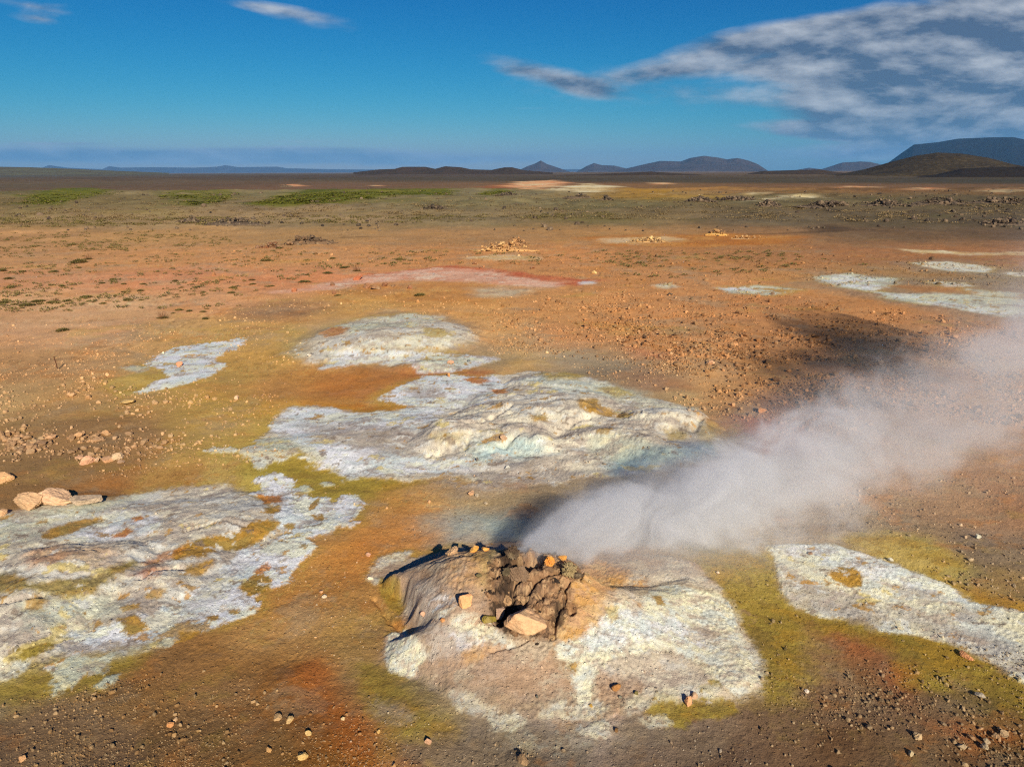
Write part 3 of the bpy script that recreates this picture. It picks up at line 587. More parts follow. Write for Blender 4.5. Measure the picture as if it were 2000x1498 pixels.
# (outline points on the steaming mound carry the height they lie at)
MP = [
 ('pink', "733,1122,.12 765,1106,.3 800,1092,.38 860,1084,.45 920,1069,.6 1000,1060,.72 1080,1066,.75 1170,1078,.6 1290,1088,.3 1350,1098,.15 1400,1150,.06 1432,1205,.05 1476,1290,.04 1482,1335,.03 1400,1350,.03 1330,1352,.03 1250,1372,.03 1190,1392,.03 1100,1398,.03 1000,1392,.03 930,1372,.03 880,1345,.03 830,1310,.04 757,1290,.04 756,1245,.08 800,1222,.15 786,1200,.2 795,1180,.24 782,1140,.3 750,1135,.2", .05, .10, .5, .95, .03, 1),
 ('grey', "830,1330 900,1340 1000,1370 1200,1380 1320,1370 1300,1430 1200,1455 1100,1465 980,1460 900,1425 850,1370", .15, .2, .4, .55, .15, 0),
 ('olive', "745,1130,.2 775,1140,.25 790,1175,.25 780,1200,.2 765,1190,.12 745,1160,.1", .04, .05, .2, .75, 0, 0),
 ('orange', "760,1215,.1 790,1215,.15 795,1235,.15 765,1235,.1", .06, .06, .2, .3, 0, 0),
 ('grey', "830,1090,.45 960,1085,.65 960,1110,.65 900,1120,.6 800,1130,.45 790,1110,.4", .08, .1, .3, .6, .1, 1),
 ('lilac', "790,1150,.35 850,1140,.45 880,1150,.4 860,1190,.3 830,1210,.25 800,1200,.25", .1, .1, .3, .6, .1, 1),
 ('white', "835,1190,.3 870,1170,.4 890,1180,.35 860,1205,.3 840,1210,.25", .05, .08, .2, .7, .3, 1),
 ('yellow', "920,1095,.6 990,1080,.7 990,1110,.65 950,1150,.55 910,1130,.55", .1, .12, .2, .5, .2, 1),
 ('peach', "880,1110,.55 950,1115,.6 940,1150,.5 880,1150,.45", .12, .1, .2, .5, .1, 1),
 ('peach', "1090,1110,.65 1160,1090,.6 1250,1130,.4 1262,1160,.35 1230,1195,.25 1200,1190,.25 1190,1215,.22 1150,1245,.2 1090,1250,.22 1080,1200,.35", .08, .12, .3, .95, .05, 1),
 ('lilac', "830,1230,.25 900,1230,.28 900,1270,.18 840,1290,.1 810,1270,.12", .1, .12, .3, .65, .1, 1),
 ('lilac', "1290,1110,.3 1350,1110,.25 1400,1160,.1 1410,1195,.1 1370,1180,.15 1330,1150,.2", .08, .1, .3, .45, .2, 1),
 ('greycream', "1240,1120,.4 1330,1100,.35 1400,1150,.15 1432,1200,.1 1480,1290,.05 1480,1345,.04 1400,1370,.03 1300,1350,.05 1180,1300,.1 1180,1220,.2", .1, .15, .35, .7, .1, 1),
 ('whitewarm', "1205,1185,.25 1225,1182,.25 1235,1205,.2 1260,1210,.18 1262,1165,.3 1300,1145,.3 1370,1160,.18 1400,1160,.12 1430,1200,.1 1440,1240,.06 1400,1230,.08 1350,1215,.12 1330,1240,.1 1400,1290,.05 1370,1290,.05 1300,1260,.1 1240,1270,.1 1180,1290,.1 1150,1325,.06 1150,1380,.04 1130,1380,.04 1128,1310,.08 1100,1285,.12 1090,1262,.18 1130,1255,.18 1175,1235,.18", .04, .1, .25, 1, .08, 1),
 ('white', "1140,1250,.18 1200,1200,.22 1260,1200,.2 1320,1215,.12 1390,1250,.07 1400,1270,.05 1300,1240,.1 1230,1250,.12 1160,1275,.12", .06, .1, .2, .7, .2, 1),
 ('whitewarm', "1390,1260,.05 1440,1240,.05 1475,1290,.04 1482,1340,.04 1440,1350,.03 1400,1325,.04 1360,1295,.05", .05, .1, .2, .8, .12, 1),
 ('whitewarm', "762,1242,.06 790,1238,.08 805,1250,.1 830,1285,.08 820,1300,.05 800,1320,.03 770,1312,.03 756,1290,.03", .03, .05, .15, 1, .05, 1),
 ('whitewarm', "890,1205,.35 950,1215,.35 980,1250,.25 1000,1265,.22 940,1250,.25 880,1225,.3", .05, .08, .2, .75, .2, 1),
 ('white', "880,1240,.25 940,1240,.25 940,1260,.2 900,1265,.2", .05, .08, .2, .5, .3, 1),
 ('peach', "905,1280,.14 940,1262,.2 960,1272,.18 940,1290,.12 905,1292,.1", .05, .05, .2, .6, 0, 1),
 ('brown', [tuple(p) for p in BROWN], .06, .1, .15, .92, .06, 1),
 ('dark', "985,1075,.72 1010,1068,.74 1040,1075,.75 1055,1105,.7 1040,1130,.6 1010,1150,.55 985,1140,.6 1000,1110,.68", .05, .08, .12, .5, .2, 1),
 ('dark', "1100,1100,.7 1130,1092,.68 1140,1110,.62 1120,1120,.62 1105,1115,.65", .03, .05, .12, .6, .15, 1),
 ('black', "1022,1098 1040,1090 1062,1105 1060,1125 1040,1140 1030,1130 1040,1115", .02, .05, .1, .9, .1, 1),  # this and the next black outlines: hollow and crack shade painted as colour
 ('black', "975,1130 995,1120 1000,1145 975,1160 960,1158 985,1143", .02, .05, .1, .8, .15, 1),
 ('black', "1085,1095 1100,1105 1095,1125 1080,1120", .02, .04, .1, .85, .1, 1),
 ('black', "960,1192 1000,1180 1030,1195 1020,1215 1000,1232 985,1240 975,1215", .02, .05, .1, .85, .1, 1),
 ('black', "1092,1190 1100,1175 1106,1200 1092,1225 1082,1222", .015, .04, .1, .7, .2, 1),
 ('yellow', "1185,1190,.25 1205,1190,.25 1205,1210,.22 1195,1215,.22", .02, .03, .1, .6, .1, 0),
 ('ochre', "1275,1166,.3 1290,1168,.28 1296,1180,.24 1285,1182,.24", .02, .03, .1, .85, .1, 0),
 ('ochre', "1110,1302,.1 1128,1296,.1 1122,1312,.09", .02, .03, .1, .8, .1, 0),
 ('olive', "1265,1388 1285,1360 1310,1362 1325,1378 1370,1366 1430,1372 1440,1388 1400,1398 1350,1400 1340,1420 1300,1415", .04, .08, .2, .85, .08, 0),
 ('olive', "1365,1342 1382,1340 1384,1348 1368,1352", .02, .03, .1, .8, 0, 0),
 ('olive', "1385,1332 1400,1330 1404,1340 1392,1344", .02, .03, .1, .8, 0, 0),
 ('whitewarm', "880,1355 930,1368 965,1390 960,1400 920,1390 890,1372", .04, .09, .2, .5, .4, 1),
 ('whitewarm', "960,1400 1000,1395 1020,1410 1000,1425 960,1420", .04, .07, .2, .65, .2, 1),
 ('whitewarm', "1060,1395 1110,1370 1150,1372 1180,1385 1140,1400 1090,1405", .05, .08, .2, .6, .3, 1),
 ('whitewarm', "1130,1425 1180,1410 1190,1430 1160,1440", .03, .06, .2, .7, .2, 1),
 ('whitewarm', "1220,1380 1270,1350 1340,1342 1400,1345 1390,1360 1320,1360 1270,1370 1240,1400", .05, .08, .2, .55, .3, 1),
 ('whitewarm', "1255,1405 1300,1400 1310,1412 1270,1420", .03, .05, .2, .6, .2, 1),
 ('palegreen', "1010,1420 1130,1430 1150,1450 1080,1470 1000,1450", .08, .12, .25, .3, .4, 1),
]
FARP = [
 ('farbright', "985,364 1010,355 1085,352 1115,358 1070,366 1000,372", 6, 12, 30, .95, .15),
 ('farcream', "1092,366 1150,359 1215,365 1150,372", 6, 10, 30, .9, .2),
 ('farcream', "1055,373 1110,371 1190,376 1130,379", 4, 8, 30, .7, .35),
 ('ochre', "1170,372 1360,374 1400,386 1280,392 1180,384", 12, 14, 40, .75, .15),
 ('farcream', "1280,380 1345,378 1400,386 1330,388", 4, 8, 25, .6, .4),
 ('farbright', "1275,357 1310,357 1310,360 1280,361", 5, 8, 30, .9, .1),
 ('farcream', "1225,369 1290,368 1300,372 1230,373", 4, 8, 25, .75, .4),
 ('farcream', "1320,374 1460,374 1470,378 1330,378", 4, 8, 25, .6, .55),
 ('farcream', "1460,376 1500,375 1505,379 1465,380", 3, 6, 25, .85, .2),
 ('farcream', "1400,384 1530,382 1600,388 1480,391", 4, 8, 25, .75, .4),
 ('farcream', "1520,385 1560,382 1600,387 1550,389", 3, 6, 25, .9, .2),
 ('farbright', "1620,367 1660,363 1710,367 1650,370", 6, 10, 30, .9, .1),
 ('farbright', "1775,371 1810,366 1860,371 1800,373", 6, 10, 30, .85, .1),
 ('farbright', "1900,374 2010,371 2010,376 1920,377", 6, 10, 30, .5, .4),
 ('farbright', "555,361 575,360 602,364 570,365", 4, 5, 20, .95, .05),
 ('farbright', "720,362 750,362 750,364 722,364", 3, 4, 20, .8, .2),
 ('rust', "940,366 985,360 1000,372 950,372", 8, 10, 30, .5, .2),
 ('grass', "42,400 60,380 110,368 180,367 255,375 160,388 115,399", 2.5, 5, 12, .95, .06),
 ('grass', "305,387 330,373 400,371 465,378 440,395 380,403 325,402", 3, 6, 12, .7, .25),
 ('grass', "470,400 560,380 640,373 700,370 905,368 880,381 780,383 650,399 560,401", 2.5, 5, 12, .95, .05),
 ('grass', "925,382 985,371 1003,377 960,383", 2, 4, 12, .7, .15),
 ('grass', "0,405 60,400 130,410 60,425 0,428", 3, 6, 12, .3, .3),
 ('grass', "650,398 780,385 860,383 780,398", 3, 6, 12, .4, .3),
 ('grass', "200,412 330,408 400,420 300,428", 3, 5, 8, .35, .4),
 ('grass', "1060,420 1160,412 1220,430 1100,440", 4, 6, 8, .3, .35),
]
flats = {}
def apply_patch(pal, poly, soft, rag, ms, strength, holes, crst, seed):
    global C
    pad = soft + rag * 2.6 + .1
    x0, x1 = poly[:, 0].min() - pad, poly[:, 0].max() + pad; y0, y1 = poly[:, 1].min() - pad, poly[:, 1].max() + pad
    idx = np.nonzero((gx > x0) & (gx < x1) & (gy > y0) & (gy < y1))[0]
    if len(idx) == 0: return
    x, y = gx[idx], gy[idx]
    far = rag > 3
    s = sdf(poly, x, y)
    rs = max(rag * 4, .12)
    s = s + rag * (1.15 * fbm(x, y, rs, 6 if not far else 4, seed, .72)) + (0 if far else (.35 * rag + .015) * 1.6 * ridged(x * .8, y, rs * .28, 4, seed + 3, .7))
    m = ss(-soft, soft, s)
    if holes > 0:
        h = fbm(x * .7, y, rs * .9, 6, seed + 7, .74)
        m = m * (1 - ss(.39 - holes * 1.0, .39 - holes * 1.0 + .07, h) * .92)
    cols = np.array([alb(c) for c in PAL[pal]])
    a = ss(-.2, .2, fbm(x * .7, y, ms, 6, seed + 11, .7))[:, None]; b = ss(0, .22, fbm(x * .7, y, ms * .7, 6, seed + 13, .72))[:, None]; c = ss(.04, .2, fbm(x * .7, y, ms * 1.2, 6, seed + 17, .72))[:, None]
    col = cols[0] * (1 - a) + cols[1] * a
    col = col * (1 - b) + cols[2] * b
    col = col * (1 - c) + cols[3] * c
    if crst and not far and pal in ('white', 'whitewarm', 'palegreen') and strength > .75:
        hl = (ss(-.05 - rag * 1.3, -.01, s) * (1 - m) * .5 * ss(-.25, .25, fbm(x, y, rs * 2, 3, seed + 19)) * (1 - .85 * crust[idx]))[:, None]
        C[idx] = C[idx] * (1 - hl) + alb((182, 156, 70)) * hl
    m = (m * strength)[:, None]
    C[idx] = C[idx] * (1 - m) + col * m
    if crst: crust[idx] = np.maximum(crust[idx] * (1 - m[:, 0] * .2), m[:, 0])
sd_ = 1000
for e in PATCH:
    pal, s, soft, rag, ms, stg, holes, cr_ = e
    apply_patch(pal, world_poly(P(s)), soft, rag, ms, stg, holes, cr_, sd_); sd_ += 29
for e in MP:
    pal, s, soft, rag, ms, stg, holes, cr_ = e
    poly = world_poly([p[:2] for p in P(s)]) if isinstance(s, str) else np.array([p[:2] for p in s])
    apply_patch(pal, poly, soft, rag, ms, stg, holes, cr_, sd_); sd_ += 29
for e in FARP:
    pal, s, soft, rag, ms, stg, holes = e
    apply_patch(pal, world_poly(P(s)), soft, rag, ms, stg, holes, 0, sd_); sd_ += 29
# wheel track on the plain
def track(pts, wd, col, k):
    global C
    q = world_poly(P(pts)); idx = np.nonzero((gr > 20) & (gr < 110) & (gy > 0))[0]
    x = gx[idx]; y = gy[idx]; d = np.full(x.shape, 99.0)
    for i in range(len(q) - 1):
        a, b = q[i], q[i + 1]; e = b - a; t = np.clip(((x - a[0]) * e[0] + (y - a[1]) * e[1]) / (e @ e), 0, 1)
        d = np.minimum(d, np.hypot(x - a[0] - t * e[0], y - a[1] - t * e[1]))
    d = d + .1 * fbm(x, y, 1.5, 3, 777)
    m = (ss(wd, wd * .4, d) * k)[:, None]
    C[idx] = C[idx] * (1 - m) + alb(col) * m
track("-60,498 100,492 250,486 400,479 520,473", .16, (120, 88, 58), .5)
track("-60,500.5 100,494.5 250,488.5 400,481.5 520,475.5", .16, (214, 168, 118), .35)
track("640,464 760,462 900,459 1010,459", .3, (96, 72, 50), .6)
track("1460,459 1620,452 1700,448", .8, (84, 66, 48), .5)

# little ochre spots where the crust is worn through
oi_ = np.nonzero((crust > .5) & (gr > 8.5) & (gr < 40) & ~((np.abs(gx) < 3.6) & (gy < 10)))[0]
x, y = gx[oi_], gy[oi_]
for thr, sc_, cl_, sd2 in [(.30, .55, (172, 130, 56), 351), (.34, .3, (186, 138, 66), 355), (.30, .8, (214, 196, 134), 359), (.26, .4, (236, 234, 226), 363), (.30, .35, (132, 116, 104), 367)]:
    q_ = (ss(thr, thr + .06, fbm(x * .7, y, sc_, 5, sd2, .66)) * (.8 if thr > .27 else .6))[:, None]
    C[oi_] = C[oi_] * (1 - q_) + alb(cl_) * q_
# crust relief: granular popcorn texture on the mineral crust, thin raised edge
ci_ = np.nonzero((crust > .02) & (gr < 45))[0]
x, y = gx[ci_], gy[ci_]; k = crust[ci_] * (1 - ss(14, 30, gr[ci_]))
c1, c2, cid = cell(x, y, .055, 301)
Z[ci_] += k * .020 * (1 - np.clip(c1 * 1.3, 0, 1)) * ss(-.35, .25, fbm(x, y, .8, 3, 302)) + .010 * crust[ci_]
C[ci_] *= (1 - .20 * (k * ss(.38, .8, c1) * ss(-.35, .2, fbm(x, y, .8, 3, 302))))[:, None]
LM = np.zeros(x.shape)
for (a, b, rr, hh, st) in LW: LM = np.maximum(LM, hh * np.exp(-(((x - a) / (rr * st)) ** 2 + ((y - b) / rr) ** 2) * .6))
mi_ = (x > -3.2) & (x < 2.2) & (y > 7.2) & (y < 10)
LM[mi_] = np.maximum(LM[mi_], .22 * ss(-.02, .25, sdf(MOUND, x[mi_], y[mi_])) * ss(7.2, 8.0, y[mi_]) * (1 - ss(1.2, 2.2, x[mi_])))
Z[ci_] += crust[ci_] * np.minimum(LM * 3, 1) * (.045 * ridged(x * .8, y, .5, 5, 304, .6) + .035 * fbm(x, y, .22, 4, 305, .65)) * np.minimum(1, gr[ci_] / 12)
# dry cracked mud pattern here and there in the near brown ground
bi = np.nonzero((crust < .3) & (gr < 16))[0]
x, y = gx[bi], gy[bi]
c1, c2, cid = cell(x + .03 * fbm(x, y, .1, 2, 310), y, .07, 311)
mm = ss(.0, .4, fbm(x, y, 1.4, 3, 312)) * (1 - crust[bi])
Z[bi] -= .007 * mm * (1 - ss(0, .2, c2 - c1))
C[bi] *= (1 - .12 * mm * (1 - ss(0, .2, c2 - c1)) + .10 * (cid - .5) * mm)[:, None]
# fine speckle of grit in two tones
ni = np.nonzero(gr < 60)[0]
x, y = gx[ni], gy[ni]
sp1 = perlin(x / .045, y / .045, 401); sp2 = perlin(x / .11, y / .11, 402)
dn = ss(-.3, .5, fbm(x, y, 2.5, 3, 403))
m1 = (ss(.45, .62, sp1) * .30 * dn * (1 - .7 * crust[ni]) + ss(.5, .65, sp2) * .25 * dn * (1 - .8 * crust[ni]))[:, None]
C[ni] = C[ni] * (1 - m1) + np.minimum(C[ni] * 1.7 + .02, .6) * m1
m2 = (ss(-.45, -.6, sp1) * .25 * dn * (1 - .6 * crust[ni]))[:, None]
C[ni] *= (1 - m2)
mi = np.nonzero((gr > 16) & (gr < 110))[0]
x, y = gx[mi], gy[mi]; wv = ss(16, 26, gr[mi]) * (1 - .6 * crust[mi]) * (1 - ss(70, 110, gr[mi]))
a_ = ss(.42, .6, perlin(x / .22, y / .30, 431)); b_ = ss(.40, .6, perlin(x / .5, y / .8, 432)); c_ = ss(.42, .6, perlin(x / .3, y / .45, 433))
dn = ss(-.35, .35, fbm(x, y, 4, 3, 434))
C[mi] *= (1 - (.28 * a_ + .2 * b_) * dn * wv)[:, None]
C[mi] *= (1 + .25 * c_ * dn * wv)[:, None]
C = np.clip(C, .004, .82)

# ------------------------------------------------------------------ materials
def mat_new(name):
    m = bpy.data.materials.new(name); m.use_nodes = True; return m, NT(m.node_tree)
def finish(t, bsdf):
    o = t.new('ShaderNodeOutputMaterial'); t.l.new(bsdf, o.inputs[0])
def principled(t, col, rough=.9, bump=None, spec=.2):
    b = t.new('ShaderNodeBsdfPrincipled'); t.put(b.inputs['Base Color'], col); t.put(b.inputs['Roughness'], rough)
    b.inputs['Specular IOR Level'].default_value = spec
    if bump is not None: t.l.new(bump, b.inputs['Normal'])
    return b.outputs[0]
def bump(t, h, dist, strength=1.0, prev=None):
    n = t.new('ShaderNodeBump'); t.put(n.inputs['Height'], h); n.inputs['Distance'].default_value = dist; n.inputs['Strength'].default_value = strength
    if prev is not None: t.l.new(prev, n.inputs['Normal'])
    return n.outputs[0]
M_ground, t = mat_new('mineral_ground')
at = t.new('ShaderNodeAttribute', attribute_name='mineral')
tcn = t.new('ShaderNodeTexCoord'); ob = tcn.outputs['Object']
g1 = t.noise(ob, 9.0, 6, .65); g2 = t.noise(ob, 70.0, 4, .7); g3 = t.noise(ob, .9, 5, .6)
g4 = t.noise(ob, 26.0, 5, .72)
f = t.m('ADD', t.m('MULTIPLY', t.m('SUBTRACT', g1, .5), .55), t.m('ADD', t.m('MULTIPLY', t.m('SUBTRACT', g2, .5), .8), t.m('MULTIPLY', t.m('SUBTRACT', g4, .5), .5)))
f = t.m('ADD', t.m('ADD', f, t.m('MULTIPLY', t.m('SUBTRACT', g3, .5), .3)), 1.0)
def pebbles(scale, cut):
    v = t.new('ShaderNodeTexVoronoi'); t.l.new(ob, v.inputs['Vector']); v.inputs['Scale'].default_value = scale
    sp3 = t.new('ShaderNodeSeparateXYZ'); t.l.new(v.outputs['Color'], sp3.inputs[0])
    rad = t.m('MULTIPLY', t.m('SUBTRACT', sp3.outputs[0], cut), .9)                 # only some cells hold a pebble, of varied size
    body = t.ramp(t.m('SUBTRACT', rad, v.outputs['Distance']), 0.0, .12)
    return body, t.m('MULTIPLY', body, t.m('SUBTRACT', sp3.outputs[1], .38))
pb1, pc1 = pebbles(17.0, .55); pb2, pc2 = pebbles(44.0, .45)
f = t.m('ADD', f, t.m('ADD', t.m('MULTIPLY', pc1, .9), t.m('MULTIPLY', pc2, .8)))
cc = t.vm('SCALE', at.outputs['Color'], scale=f)
bp = bump(t, t.m('ADD', t.m('ADD', t.m('MULTIPLY', g1, .35), t.m('ADD', t.m('MULTIPLY', pb1, .55), t.m('MULTIPLY', pb2, .3))), t.m('ADD', t.m('MULTIPLY', g2, .25), t.m('MULTIPLY', g4, .55))), .03, 1.0)
finish(t, principled(t, cc, .93, bp, .12))

def ground_mesh(name, faces_mask, kind=None, label=None, cat=None):
    idx = np.nonzero(faces_mask)[0]
    i = idx // NA; j = idx % NA
    j2 = (j + 1) % NA
    q = np.stack([i * NA + j, (i + 1) * NA + j, (i + 1) * NA + j2, i * NA + j2], 1).astype(np.int32)
    u, inv = np.unique(q.ravel(), return_inverse=True)
    me = bpy.data.meshes.new(name)
    n = len(u); me.vertices.add(n)
    co = np.stack([gx[u], gy[u], Z[u]], 1).astype(F32)
    me.vertices.foreach_set('co', co.ravel())
    me.loops.add(len(idx) * 4); me.loops.foreach_set('vertex_index', inv.astype(np.int32).ravel()[::1])
    me.polygons.add(len(idx)); me.polygons.foreach_set('loop_start', np.arange(0, len(idx) * 4, 4, dtype=np.int32))
    me.polygons.foreach_set('use_smooth', np.ones(len(idx), bool))
    me.update(calc_edges=True)
    a = me.color_attributes.new('mineral', 'FLOAT_COLOR', 'POINT')
    a.data.foreach_set('color', np.concatenate([C[u], np.ones((n, 1))], 1).astype(F32).ravel())
    me.materials.append(M_ground)
    o = bpy.data.objects.new(name, me); COL.objects.link(o)
    if kind: o['kind'] = kind
    if label: o['label'] = label
    if cat: o['category'] = cat
    return o
fi = np.arange((NR - 1) * NA)
# close the join between the last and first spoke: modulo above
owner = np.zeros((NR - 1) * NA, np.int8)
fx_, fy_ = gx[fi], gy[fi]; fr_ = gr[fi]
def own(poly, k, rag=.1):
    m = np.nonzero((fr_ < 45) & (owner == 0) & (fx_ > poly[:, 0].min()) & (fx_ < poly[:, 0].max()) & (fy_ > poly[:, 1].min()) & (fy_ < poly[:, 1].max()))[0]
    s = sdf(poly, fx_[m], fy_[m]); owner[m[s > 0]] = k
own(MOUND, 1)
own(world_poly(P("-60,1015 60,1002 200,984 280,965 350,955 430,955 490,975 530,1010 520,1050 470,1085 430,1130 330,1180 240,1215 100,1245 -60,1290")), 2)
own(world_poly(P("820,880 835,840 880,805 980,775 1030,735 1090,735 1150,775 1220,800 1300,790 1372,805 1390,835 1340,860 1330,895 1200,895 1060,880 960,890")), 3)
own(world_poly(P("600,690 660,650 720,626 800,614 870,628 912,655 900,676 800,684 700,690 640,702")), 4)
ground_mesh('ground', owner == 0, 'structure')
ground_mesh('steaming_mound', owner == 1, None, 'wide low crusted mound with a dark steaming vent at its crest', 'mound')
ground_mesh('mud_mound', owner == 2, None, 'broad grey and cream mound streaked with ochre at the left edge', 'mound')
ground_mesh('mud_mound', owner == 3, None, 'lumpy cream mound of baked mud in the middle distance', 'mound')
ground_mesh('mud_mound', owner == 4, None, 'low whitish mound furthest back below the red streak', 'mound')
for o in COL.objects:
    if o.name.startswith('mud_mound'): o['group'] = 'pale mounds of baked mud'

# ------------------------------------------------------------------ hills and mountains
def ridge(name, prof, D, Wd, cols, seed, rough=.5, label=None, detail=.12, base=-20, shade=None):
    pts = P(prof)
    pa = []; ph = []
    for px, py in pts:
        x, y, z = ray(px, py); pa.append(math.atan2(x, y)); ph.append(max(0.0, CAM_H + D * z / math.hypot(x, y)))
    pa = np.array(pa); ph = np.array(ph)
    nA = 420; nR = 90
    A = np.linspace(pa[0], pa[-1], nA); rr = np.linspace(-1, 1, nR)
    a, q = np.meshgrid(A, rr)
    r = D + q * Wd
    x = r * np.sin(a); y = r * np.cos(a)
    h = np.interp(a + .25 * detail * .02 * fbm(x, y, Wd * .5, 3, seed), pa, ph)
    prof_r = np.clip(1 - np.abs(q) ** 1.35, 0, 1) ** 1.1
    z = h * prof_r
    gul = ridged(x, y, Wd * .35, 5, seed + 3, .55)
    z = z + z * (detail * 1.6) * gul * np.clip(np.abs(q) * 3, 0.12, 1)
    z = z * (1 + detail * .12 * fbm(x, y, Wd * .12, 4, seed + 5)) + base * (1 - ss(0, .06, prof_r)) * (1 - prof_r) - .5
    me = bpy.data.meshes.new(name)
    co = np.stack([x.ravel(), y.ravel(), z.ravel()], 1).astype(F32)
    me.vertices.add(len(co)); me.vertices.foreach_set('co', co.ravel())
    I, J = np.meshgrid(np.arange(nR - 1), np.arange(nA - 1), indexing='ij'); I = I.ravel(); J = J.ravel()
    f_ = np.stack([I * nA + J, I * nA + J + 1, (I + 1) * nA + J + 1, (I + 1) * nA + J], 1).astype(np.int32)
    me.loops.add(len(f_) * 4); me.loops.foreach_set('vertex_index', f_.ravel()); me.polygons.add(len(f_))
    me.polygons.foreach_set('loop_start', np.arange(0, len(f_) * 4, 4, dtype=np.int32)); me.polygons.foreach_set('use_smooth', np.ones(len(f_), bool))
    me.update(calc_edges=True)
    m, t = mat_new(name + '_rock')
    tcn = t.new('ShaderNodeTexCoord')
    n_a = t.noise(tcn.outputs['Object'], 6.0 / Wd, 6, .62); n_b = t.noise(tcn.outputs['Object'], 40.0 / Wd, 5, .6)
    c_ = t.mix(t.ramp(n_a, .4, .62), (*alb(cols[0]), 1), (*alb(cols[1]), 1))
    c_ = t.mix(t.ramp(n_b, .5, .66), c_, (*alb(cols[2]), 1))
    finish(t, principled(t, c_, .95, bump(t, n_b, Wd * .012, .7), .05))
    me.materials.append(m)
    o = bpy.data.objects.new(name, me); COL.objects.link(o); o['kind'] = 'structure'
    if label: o['label'] = label
    return o
DKR = [(72, 58, 46), (60, 52, 40), (90, 74, 52)]
GRN = [(66, 56, 38), (54, 46, 34), (84, 72, 50)]
ridge('hill', "690,337 740,331 770,330 785,326 830,326 850,330 870,325 900,327 920,331 960,332 985,327 1000,327 1025,333 1080,337", 1900, 260, DKR, 10, detail=.10)
ridge('hill', "1080,343 1160,340 1230,337 1270,335 1330,339 1380,343", 1300, 150, DKR, 14, detail=.12)
ridge('hill', "1450,345 1490,334 1560,332 1600,331 1640,337 1680,345", 1500, 200, DKR, 17, detail=.12)
ridge('hill', "1600,350 1640,340 1690,330 1740,316 1790,304 1830,298 1880,300 1930,308 1980,321 2050,334 2150,345", 1150, 260, GRN, 19, detail=.08)
ridge('hill', "1780,352 1830,340 1880,329 1940,326 2000,325 2080,322 2200,345", 900, 130, [(50, 42, 34), (44, 38, 30), (62, 52, 40)], 23, detail=.1)  # darker colours hold the cloud shadow lying over this hill
ridge('hill', "-260,330 -100,326 0,326 60,327 140,330 230,334 330,338", 3200, 420, [(98, 96, 66), (86, 78, 60), (110, 104, 76)], 27, detail=.05)
MT = [(78, 66, 62), (64, 56, 54), (92, 80, 74)]
ridge('mountain', "1005,337 1030,325 1045,320 1056,314 1068,321 1090,328 1115,337", 8200, 900, MT, 31)
ridge('mountain', "1125,338 1145,325 1160,319 1175,323 1200,324 1225,330 1250,340", 8800, 900, MT, 35)
ridge('mountain', "1190,341 1230,328 1265,320 1290,315 1330,316 1350,309 1375,305 1400,308 1420,312 1440,309 1462,314 1480,321 1500,334 1515,341", 8000, 1300, MT, 39)
ridge('mountain', "1540,336 1580,328 1605,331 1630,338", 9000, 900, MT, 43)
ridge('mountain', "1590,338 1620,326 1645,318 1680,316 1700,317 1730,324 1760,338", 8600, 1000, MT, 47)
ridge('mountain', "1690,345 1730,322 1760,300 1785,283 1830,279 1870,272 1930,269 1980,269 2010,275 2060,282 2150,300 2250,345", 7400, 1500, [(34, 32, 32), (28, 27, 28), (40, 37, 36)], 51, detail=.07)  # cloud shadow is put into this mountain's near-black colours
ridge('mountain', "-300,331 -60,330 40,328 80,329 95,323 130,328 200,331 213,325 235,328 300,327 380,328 425,326 440,323 465,327 540,326 560,329 640,331 760,332 900,333 1100,331 1160,331 1250,336", 19000, 1500, MT, 55, detail=.05, base=-60)

ZG = Z.reshape(NR, NA)
def gz(x, y):
    """height of the ground sheet at points in the finely meshed sector"""
    x = np.atleast_1d(np.asarray(x, float)); y = np.atleast_1d(np.asarray(y, float))
    r = np.hypot(x, y); a = np.degrees(np.arctan2(x, y))
    j = np.clip((a + 52) / .082, 0, len(fa) - 1.01); i = np.clip(np.interp(r, RR, np.arange(NR)), 0, NR - 1.01)
    i0 = i.astype(int); j0 = j.astype(int); u = i - i0; v = j - j0
    return (ZG[i0, j0] * (1 - u) + ZG[i0 + 1, j0] * u) * (1 - v) + (ZG[i0, j0 + 1] * (1 - u) + ZG[i0 + 1, j0 + 1] * u) * v
CG3 = C.reshape(NR, NA, 3)
def gcol(x, y):
    x = np.atleast_1d(x); y = np.atleast_1d(y); r = np.hypot(x, y); a = np.degrees(np.arctan2(x, y))
    j = np.clip((a + 52) / .082, 0, len(fa) - 2).astype(int); i = np.clip(np.interp(r, RR, np.arange(NR)), 0, NR - 2).astype(int)
    return CG3[i, j]
def hit(px, py):
    """where the line of sight through a photo pixel meets the ground"""
    x, y, d = ray(px, py); x = np.atleast_1d(x); y = np.atleast_1d(y); d = np.atleast_1d(d)
    t = CAM_H / np.maximum(-d, 1e-3)
    nr_ = t < 70
    if nr_.any():
        xn, yn, dn_, tn = x[nr_], y[nr_], d[nr_], t[nr_]; best = tn.copy(); open_ = np.ones(tn.shape, bool)
        for k in np.linspace(.72, 1.06, 150):
            tt = tn * k; h_ = gz(xn * tt, yn * tt); now = open_ & (CAM_H + dn_ * tt <= h_); best[now] = tt[now]; open_ &= ~now
        t[nr_] = best
    fr__ = ~nr_
    for _ in range(8):
        z = gz(x[fr__] * t[fr__], y[fr__] * t[fr__]); t[fr__] = .4 * t[fr__] + .6 * (CAM_H - z) / np.maximum(-d[fr__], 1e-3)
    return x * t, y * t, gz(x * t, y * t)

